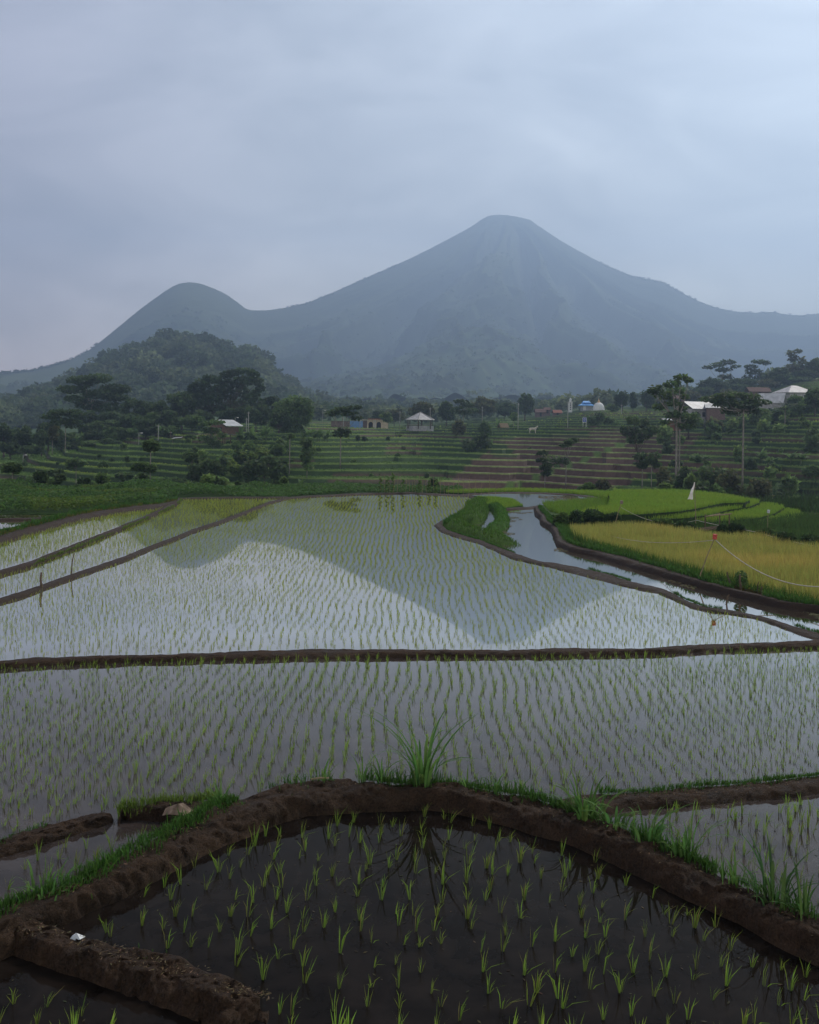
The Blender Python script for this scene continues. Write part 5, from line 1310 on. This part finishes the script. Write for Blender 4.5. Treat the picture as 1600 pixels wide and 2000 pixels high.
bw = bplace('brick_wall', 670, 328, 836, 'brownish brick wall at the left end of the blue wall', 'wall')
MB().box(-4.0,2.2,-.12,.12,-.1,2.2).build('panel', M_BRICK, bw); MB().box(-4.1,2.25,-.17,.17,2.203,2.3).build('coping', M_BROWN, bw)
# minaret
mi = bplace('minaret', 1114, 420, 803, 'slim white mosque tower beside the tallest right hand pole', 'tower'); S = 420/F
mb = MB().box(-.65,.65,-.65,.65,-.5,17*S)
for x in (-.62, .62):
    for y in (-.62, .62): mb.box(x-.13,x+.13,y-.13,y+.13,-.5,17.3*S)
ms_ = mb.build('shaft', M_WHITE, mi)
for k in range(5): MB().box(-.28,.28,-.70,-.655,.6+k*.75,1.05+k*.75).build('window', M_DARK, ms_)
MB().box(-.85,.85,-.85,.85,17.35*S,17.35*S+.2).build('balcony', M_WHITE, mi)
MB().lathe([(.5,18.4*S),(.5,22*S),(.62,22.1*S),(.62,22.6*S)], 10).build('turret', M_WHITE, mi)
MB().lathe([(.6,22.7*S),(.52,24*S),(.3,25*S),(.07,25.8*S),(.05,27*S),(0,27.2*S)], 12).build('dome', M_TIN, mi, True)
# blue roofed house
bh = bplace('blue_roofed_house', 1145, 430, 801, 'house with bright blue hipped roof behind the white dome', 'house'); S = 430/F
w_ = MB().box(-2.3,2.3,-1.8,1.8,-.5,8.6*S).build('wall', M_GREYW, bh)
hip(MB(), -14*S, 14*S, -2.8, 2.8, 9.5*S, 14.5*S, 2.6, .25).build('roof', M_BLUE, bh)
hip(MB(), -8*S, 8*S, -1.6, 1.6, 14.6*S, 18*S, 2.4, .1).build('upper_roof', M_BLUE, bh)
MB().box(-1.6,-.4,-1.84,-1.803,0,1.7).build('door', M_WHITE, w_)
# mosque
mq = bplace('mosque', 1169.5, 400, 806, 'white domed mosque with a pointed ochre cap', 'mosque'); S = 400/F
MB().box(-2.7,2.7,-2.7,2.7,-1.0,5*S).build('wall', M_WHITE, mq)
MB().lathe([(11.3*S,4.5*S),(11.5*S,7*S),(11.2*S,10*S),(10.2*S,13*S),(8.5*S,16*S),(6*S,18.3*S),(3.4*S,19.7*S)], 24).build('dome', M_WHITE, mq, True)
MB().lathe([(3.6*S,19.3*S),(3.0*S,20.6*S),(1.7*S,22.6*S),(.9*S,25*S),(.4*S,28*S),(.2*S,28.3*S),(0,30*S)], 14).build('cap', M_GOLD, mq, True)
# village roofs
for px, d, yb, w, yt, mat, l in ((1055,425,812,22,799,M_BROWN,'dark brown tiled roof left of the red roof'),(1088,410,812,18,801,M_RED,'low house with brick red roof left of the slim white tower'),(1325,330,786,24,772,M_BROWN,'brown roofed house behind the tallest double trunked tree'),(1480,330,774,44,757,M_BROWN,'wide brown roofed house left of the tall hipped roof'),(1068,440,806,14,796,M_BROWN,'small dark roof behind the brown tiled one')):
    h = bplace('village_house', px, d, yb, l, 'house'); S = d/F; H = (yb-yt)*S
    w_ = MB().box(-w*S*.42,w*S*.42,-2,2,-1.5,H*.5).build('wall', M_BRICK, h)
    gable(MB(), -w*S*.5, w*S*.5, -2.8, 2.8, H*.48, H, .1).build('roof', mat, h)
    MB().box(-.4,.4,-2.04,-2.003,-.3,H*.45).build('door', M_DARK, w_)
# right houses
h = bplace('long_house', 1368, 236, 815, 'long house with broad pale metal roof and grey walls', 'house', R(24)); S = 236/F
gable(MB(), -5.2, 3.2, -3.4, 3.4, 1.9, 3.7, .08).build('roof', M_TIN, h)
w_ = MB().box(-4.6,2.8,-2.6,2.6,-1.2,1.95).build('wall', M_GREYW, h)
MB().box(.4,2.6,-2.66,-2.603,-.9,1.6).build('brick_front', M_BRICK, h)
for x in (-3.2, -1.2): MB().box(x-.4,x+.4,-2.66,-2.603,.1,1.2).build('window', M_DARK, w_)
MB().box(-.25,.15,-3.0,-2.85,-1.2,1.9).build('porch_post', M_WHITE, h)
h = bplace('small_house', 1398, 232, 808, 'annexe with pale metal roof touching the long house', 'house', R(-12))
gable(MB(), -2.6, 2.4, -2.2, 2.2, 1.3, 2.3, .08).build('roof', M_TIN, h)
MB().box(-2.2,2.0,-1.7,1.7,-1.5,1.35).build('wall', M_BRICK, h)
h = bplace('small_house', 1508, 226, 793, 'small house with steep pale metal roof below the tall hipped roof', 'house', R(-32))
gable(MB(), -3.0, 3.0, -2.4, 2.4, .6, 2.9, .08).build('roof', M_TIN, h)
MB().box(-2.5,2.5,-1.9,1.9,-1.5,.95).build('wall', M_GREYW, h)
h = bplace('tall_house', 1551, 250, 784, 'tall house with pale hipped roof at far right', 'house', R(14)); S = 250/F
hip(MB(), -4.1, 4.1, -3.6, 3.6, 17*S, 31*S, 1.6, .2).build('roof', M_TIN2, h)
w_ = MB().box(-3.2,3.2,-2.8,2.8,-1.5,17*S-.21).build('wall', M_GREYW, h)
for x in (-1.6, 1.4): MB().box(x-.5,x+.5,-2.86,-2.803,.5,1.6).build('window', M_DARK, w_)
h = bplace('shed', 1318, 215, 836, 'small orange shed with white roof edge behind the double trunked tree', 'shed')
MB().box(-1.3,1.3,-1,1,-.6,1.5).build('wall', plain('orange_wall', (.2,.09,.06), .85), h)
mb = MB(); V = [(-2.6,-1.4,1.6),(1.8,-1.4,1.75),(1.8,1.3,2.1),(-2.6,1.3,1.95)]; mb.add(V+[(a,b,c+.1) for a, b, c in V], [(3,2,1,0),(4,5,6,7),(0,1,5,4),(1,2,6,5),(2,3,7,6),(3,0,4,7)]); mb.build('roof', M_TIN, h)
h = bplace('field_hut', 983, 268, 841, 'tiny thatched field hut above the brown terraces', 'hut', R(20))
gable(MB(), -1.3, 1.3, -1.1, 1.1, .8, 1.9, .16).build('roof', M_STRAW, h)
for x in (-1, 1):
    for y in (-.8, .8): MB().tube([(x,y,-.4),(x,y,1.0)], .06, 5).build('post', M_WOOD, h)
MB().box(-1,1,-.7,.7,.2,.3).build('platform', M_WOOD, h)
# sign
sg = bplace('sign', 1142, 262, 831, 'blue sign board with white border on two white legs', 'sign'); S = 262/F
MB().box(-.55,.55,-.03,.03,6*S,15.5*S).build('frame', M_WHITE, sg)
MB().box(-.46,.46,-.06,-.033,6.7*S,15*S).build('board', M_SIGN, sg)
for k, w in enumerate((.28,.34,.2)):
    MB().box(-w,w,-.075,-.063,(13.2-k*2.2)*S,(13.8-k*2.2)*S).build('lettering', M_WHITE, sg)
MB().box(-.5,.5,-.05,.05,15.55*S,16.4*S).add([(-.35,-.05,16.42*S),(.35,-.05,16.42*S),(0,-.05,18.6*S),(-.35,.05,16.42*S),(.35,.05,16.42*S),(0,.05,18.6*S)], [(0,1,2),(3,5,4),(0,3,4,1),(1,4,5,2),(2,5,3,0)]).build('crest', plain('sign_crest', (.1,.1,.14), .7), sg)
for x in (-.42, .42): MB().box(x-.05,x+.05,-.025,.025,-.4,6*S-.003).build('leg', M_WHITE, sg)
# poles
PO = [(309,829,866,235,0,'tall white pole before the left wood'),(271,846,872,232,1,'short lamp pole left of the tall white pole in the wood'),(333,842,868,240,0,'dull brown pole right of the tall white pole in the wood'),(485,804,852,240,0,'tall white pole above the banana plants by the hut'),(481,816,850,250,0,'shorter grey pole close beside the tall one by the hut'),(459,816,846,262,1,'lamp pole just right of the hut roof'),(630,802,838,310,1,'lamp pole left of the flat topped tree by the arched house'),
      (671,815,836,315,0,'white pole behind the crown of the flat topped tree'),(703,818,841,310,0,'white pole in front of the blue wall'),(781,803,834,310,0,'white pole left of the pavilion'),(840,796,832,308,0,'white pole touching the right side of the pavilion roof'),(942,794,824,330,0,'white pole right of the layered umbrella tree'),(1012,787,833,270,0,'tallest white pole left of the dome shaped tree'),(1109,784,834,265,0,'tall white pole beside the slim white tower'),(1214,790,816,330,0,'thin pole right of the white dome'),(45,889,906,225,1,'short lamp pole at the far left terraces')]
for px, yt, yb, d, lamp, l in PO:
    S = d/F; H = (yb-yt)*S
    o = bplace('lamp_pole' if lamp else 'utility_pole', px, d, yb, l, 'pole')
    MB().tube([(0,0,-.8),(0,0,H*.5),(0,0,H)], [.11,.095,.065] if not lamp else [.07,.06,.05], 8).build('pole', M_CONC if 'brown' not in l else M_WOOD, o, True)
    if lamp:
        MB().tube([(0,0,H),(.3,-.1,H+.15),(.6,-.2,H+.1)], .035, 5).build('arm', M_CONC, o)
        MB().box(.5,.95,-.4,-.1,H-.02,H+.16).build('lamp', M_WHITE, o)
    else:
        MB().box(-.35,.35,-.06,.06,H-.4,H-.28).build('crossarm', M_CONC, o)
# cow on the ledge above the brown terraces
o = bplace('cow', 1041, 258, 846.5, 'pale cow standing with raised head on the ledge above the brown terraces', 'cow'); S = 258/F
loc = o.location.copy(); bpy.data.objects.remove(o)
sk = [((-.75,0,1.25),.3),((-.2,0,1.22),.33),((.35,0,1.2),.34),((.7,0,1.3),.28),((.98,0,1.62),.17),((1.12,0,1.92),.15),((1.38,0,1.82),.09),
      ((-.72,.18,.85),.14),((-.82,.18,.45),.075),((-.76,.18,.02),.06),((-.72,-.18,.85),.14),((-.86,-.18,.45),.075),((-.8,-.18,.02),.06),
      ((.6,.18,.8),.12),((.62,.18,.42),.07),((.6,.18,.02),.055),((.62,-.18,.8),.12),((.7,-.18,.42),.07),((.66,-.18,.02),.055),
      ((-1.05,0,1.3),.06),((-1.3,0,1.12),.04),((-1.42,0,.9),.05)]
ed = [(0,1),(1,2),(2,3),(3,4),(4,5),(5,6),(0,7),(7,8),(8,9),(0,10),(10,11),(11,12),(3,13),(13,14),(14,15),(3,16),(16,17),(17,18),(0,19),(19,20),(20,21)]
me = bpy.data.meshes.new('cow'); me.from_pydata([p for p, r in sk], ed, []); me.update()
o = link('cow', me, M_HIDE); o.location = loc; o.rotation_euler.z = R(-12)
m_ = o.modifiers.new('skin', 'SKIN'); lay = me.skin_vertices[0]
for k, (p, r) in enumerate(sk): lay.data[k].radius = (r, r)
lay.data[1].use_root = True
o.modifiers.new('sub', 'SUBSURF').levels = 2; o.modifiers['sub'].render_levels = 2
tag(o, 'pale cow standing with raised head on the ledge above the brown terraces', 'cow')
for sx in (-1, 1): MB().tube([(1.1,sx*.09,2.02),(1.08,sx*.2,2.14),(1.14,sx*.2,2.3)], [.04,.03,.01], 6).build('horn', M_WOOD, o, True)

# ------------------------------------------------------------------ haze
HB = MB().box(-3900, 3900, -70, 5350, -12, 1040); hz = HB.build('haze', None)
m = bpy.data.materials.new('haze'); m.use_nodes = True; nt = m.node_tree
for n_ in list(nt.nodes):
    if n_.type != 'OUTPUT_MATERIAL': nt.nodes.remove(n_)
pvn = nt.nodes.new('ShaderNodeVolumePrincipled'); pvn.inputs['Color'].default_value = (.46,.655,1.0,1); pvn.inputs['Density'].default_value = .00043
pvn.inputs['Anisotropy'].default_value = .5
nt.links.new(pvn.outputs[0], nt.nodes['Material Output'].inputs['Volume'])
hz.data.materials.append(m); tag(hz, None, None, None, 'stuff'); hz.display_type = 'WIRE'

# ------------------------------------------------------------------ sky and sun
SUN_EL, SUN_ROT = R(46), R(38)
w = bpy.data.worlds.new('World'); SC.world = w; w.use_nodes = True; nt = w.node_tree; L = nt.links.new
bg = nt.nodes['Background']; bg.inputs['Strength'].default_value = .1
sky = N(nt, 'ShaderNodeTexSky', sky_type='NISHITA', sun_disc=False, sun_elevation=SUN_EL, sun_rotation=SUN_ROT)
sky.air_density = 1.2; sky.dust_density = 3.0
tc = N(nt, 'ShaderNodeTexCoord'); sp = N(nt, 'ShaderNodeSeparateXYZ'); L(tc.outputs['Generated'], sp.inputs[0])
def mth(op, a, b=None):
    n_ = N(nt, 'ShaderNodeMath', operation=op)
    for k, v in enumerate((a, b)):
        if v is None: continue
        if isinstance(v, (int, float)): n_.inputs[k].default_value = v
        else: L(v, n_.inputs[k])
    return n_.outputs[0]
def ramp(fac, stops):
    r = N(nt, 'ShaderNodeValToRGB'); e = r.color_ramp.elements
    while len(e) < len(stops): e.new(.5)
    for q, (p_, c_) in zip(e, stops): q.position = p_; q.color = (*c_, 1)
    if fac is not None: L(fac, r.inputs[0])
    return r.outputs[0]
zz = mth('MAXIMUM', sp.outputs['Z'], 0.0)
den = mth('ADD', zz, .22)
cmb = N(nt, 'ShaderNodeCombineXYZ'); L(mth('DIVIDE', sp.outputs['X'], den), cmb.inputs[0]); L(mth('DIVIDE', sp.outputs['Y'], den), cmb.inputs[1])
mp = N(nt, 'ShaderNodeMapping'); mp.inputs['Scale'].default_value = (1.5, 1.5, 4.2); mp.inputs['Location'].default_value = (1.3, .4, .3); mp.inputs['Rotation'].default_value = (0, R(9), 0); L(tc.outputs['Generated'], mp.inputs[0])
nz = N(nt, 'ShaderNodeTexNoise', Scale=2.9, Detail=9.0, Roughness=.55, Distortion=.6); L(mp.outputs[0], nz.inputs['Vector'])
el = ramp(zz, [(0, (1.2,1.13,1.1)), (.1, (.86,.85,.87)), (.2, (.56,.575,.62)), (.30, (.41,.43,.48)), (.40, (.30,.32,.365)), (.50, (.10,.104,.112)), (.62, (.12,.124,.13)), (.76, (.24,.245,.255)), (1, (.27,.275,.285))])  # unseen upper sky darkened to dim near water, zenith lifted for ambient light
cl = N(nt, 'ShaderNodeMapRange'); cl.inputs[1].default_value = .3; cl.inputs[2].default_value = .7; cl.inputs[3].default_value = .68; cl.inputs[4].default_value = 1.28
L(nz.outputs['Fac'], cl.inputs[0])
sc1 = N(nt, 'ShaderNodeVectorMath', operation='SCALE'); L(el, sc1.inputs[0]); L(cl.outputs[0], sc1.inputs['Scale'])
# lilac tint toward the left, greenish blue toward the right
side = N(nt, 'ShaderNodeMapRange'); side.inputs[1].default_value = -.45; side.inputs[2].default_value = .4; L(sp.outputs['X'], side.inputs[0])
tint = ramp(side.outputs[0], [(0, (1.06,.93,.93)), (.4, (1.02,.975,.88)), (1, (.91,.92,.79))])
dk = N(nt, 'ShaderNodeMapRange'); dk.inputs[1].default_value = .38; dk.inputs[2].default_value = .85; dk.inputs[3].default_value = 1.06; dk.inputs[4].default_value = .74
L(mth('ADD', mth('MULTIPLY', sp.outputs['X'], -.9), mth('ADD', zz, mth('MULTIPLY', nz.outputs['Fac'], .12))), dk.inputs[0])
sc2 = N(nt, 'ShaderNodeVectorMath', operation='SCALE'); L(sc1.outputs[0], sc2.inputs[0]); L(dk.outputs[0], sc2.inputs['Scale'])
mt = N(nt, 'ShaderNodeMix', data_type='RGBA', blend_type='MULTIPLY'); mt.inputs[0].default_value = 1
L(sc2.outputs[0], mt.inputs[6]); L(tint, mt.inputs[7])
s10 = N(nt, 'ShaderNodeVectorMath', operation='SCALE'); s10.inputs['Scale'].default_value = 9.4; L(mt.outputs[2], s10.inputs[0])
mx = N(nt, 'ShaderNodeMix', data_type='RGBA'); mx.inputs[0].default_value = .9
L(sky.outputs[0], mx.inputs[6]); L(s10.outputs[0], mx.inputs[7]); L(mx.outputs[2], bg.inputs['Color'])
sl = bpy.data.lights.new('sun', 'SUN'); sl.energy = 1.5; sl.angle = R(14); sl.color = (1,.93,.84)
so = bpy.data.objects.new('sun', sl); COL.objects.link(so)
sd = Vector((math.sin(SUN_ROT)*math.cos(SUN_EL), math.cos(SUN_ROT)*math.cos(SUN_EL), math.sin(SUN_EL)))
so.rotation_euler = sd.to_track_quat('Z', 'Y').to_euler(); so.location = (20, -20, 60)

# ------------------------------------------------------------------ camera
cam = bpy.data.cameras.new('camera'); co = bpy.data.objects.new('camera', cam); COL.objects.link(co); SC.camera = co
cam.sensor_fit = 'HORIZONTAL'; cam.sensor_width = 36; cam.lens = 36*F/1600
cam.shift_y = -(1000-HY)/1600; cam.clip_start = .1; cam.clip_end = 12000
co.matrix_world = Matrix(((CR, -SR, 0, 0), (0, 0, -1, 0), (SR, CR, 0, EYE), (0, 0, 0, 1)))
SC.view_settings.view_transform = 'Standard'; SC.view_settings.look = 'None'; SC.view_settings.exposure = 1.36; SC.view_settings.gamma = 1
SC.cycles.use_denoising = True
SC.cycles.max_bounces = 6; SC.cycles.transparent_max_bounces = 4
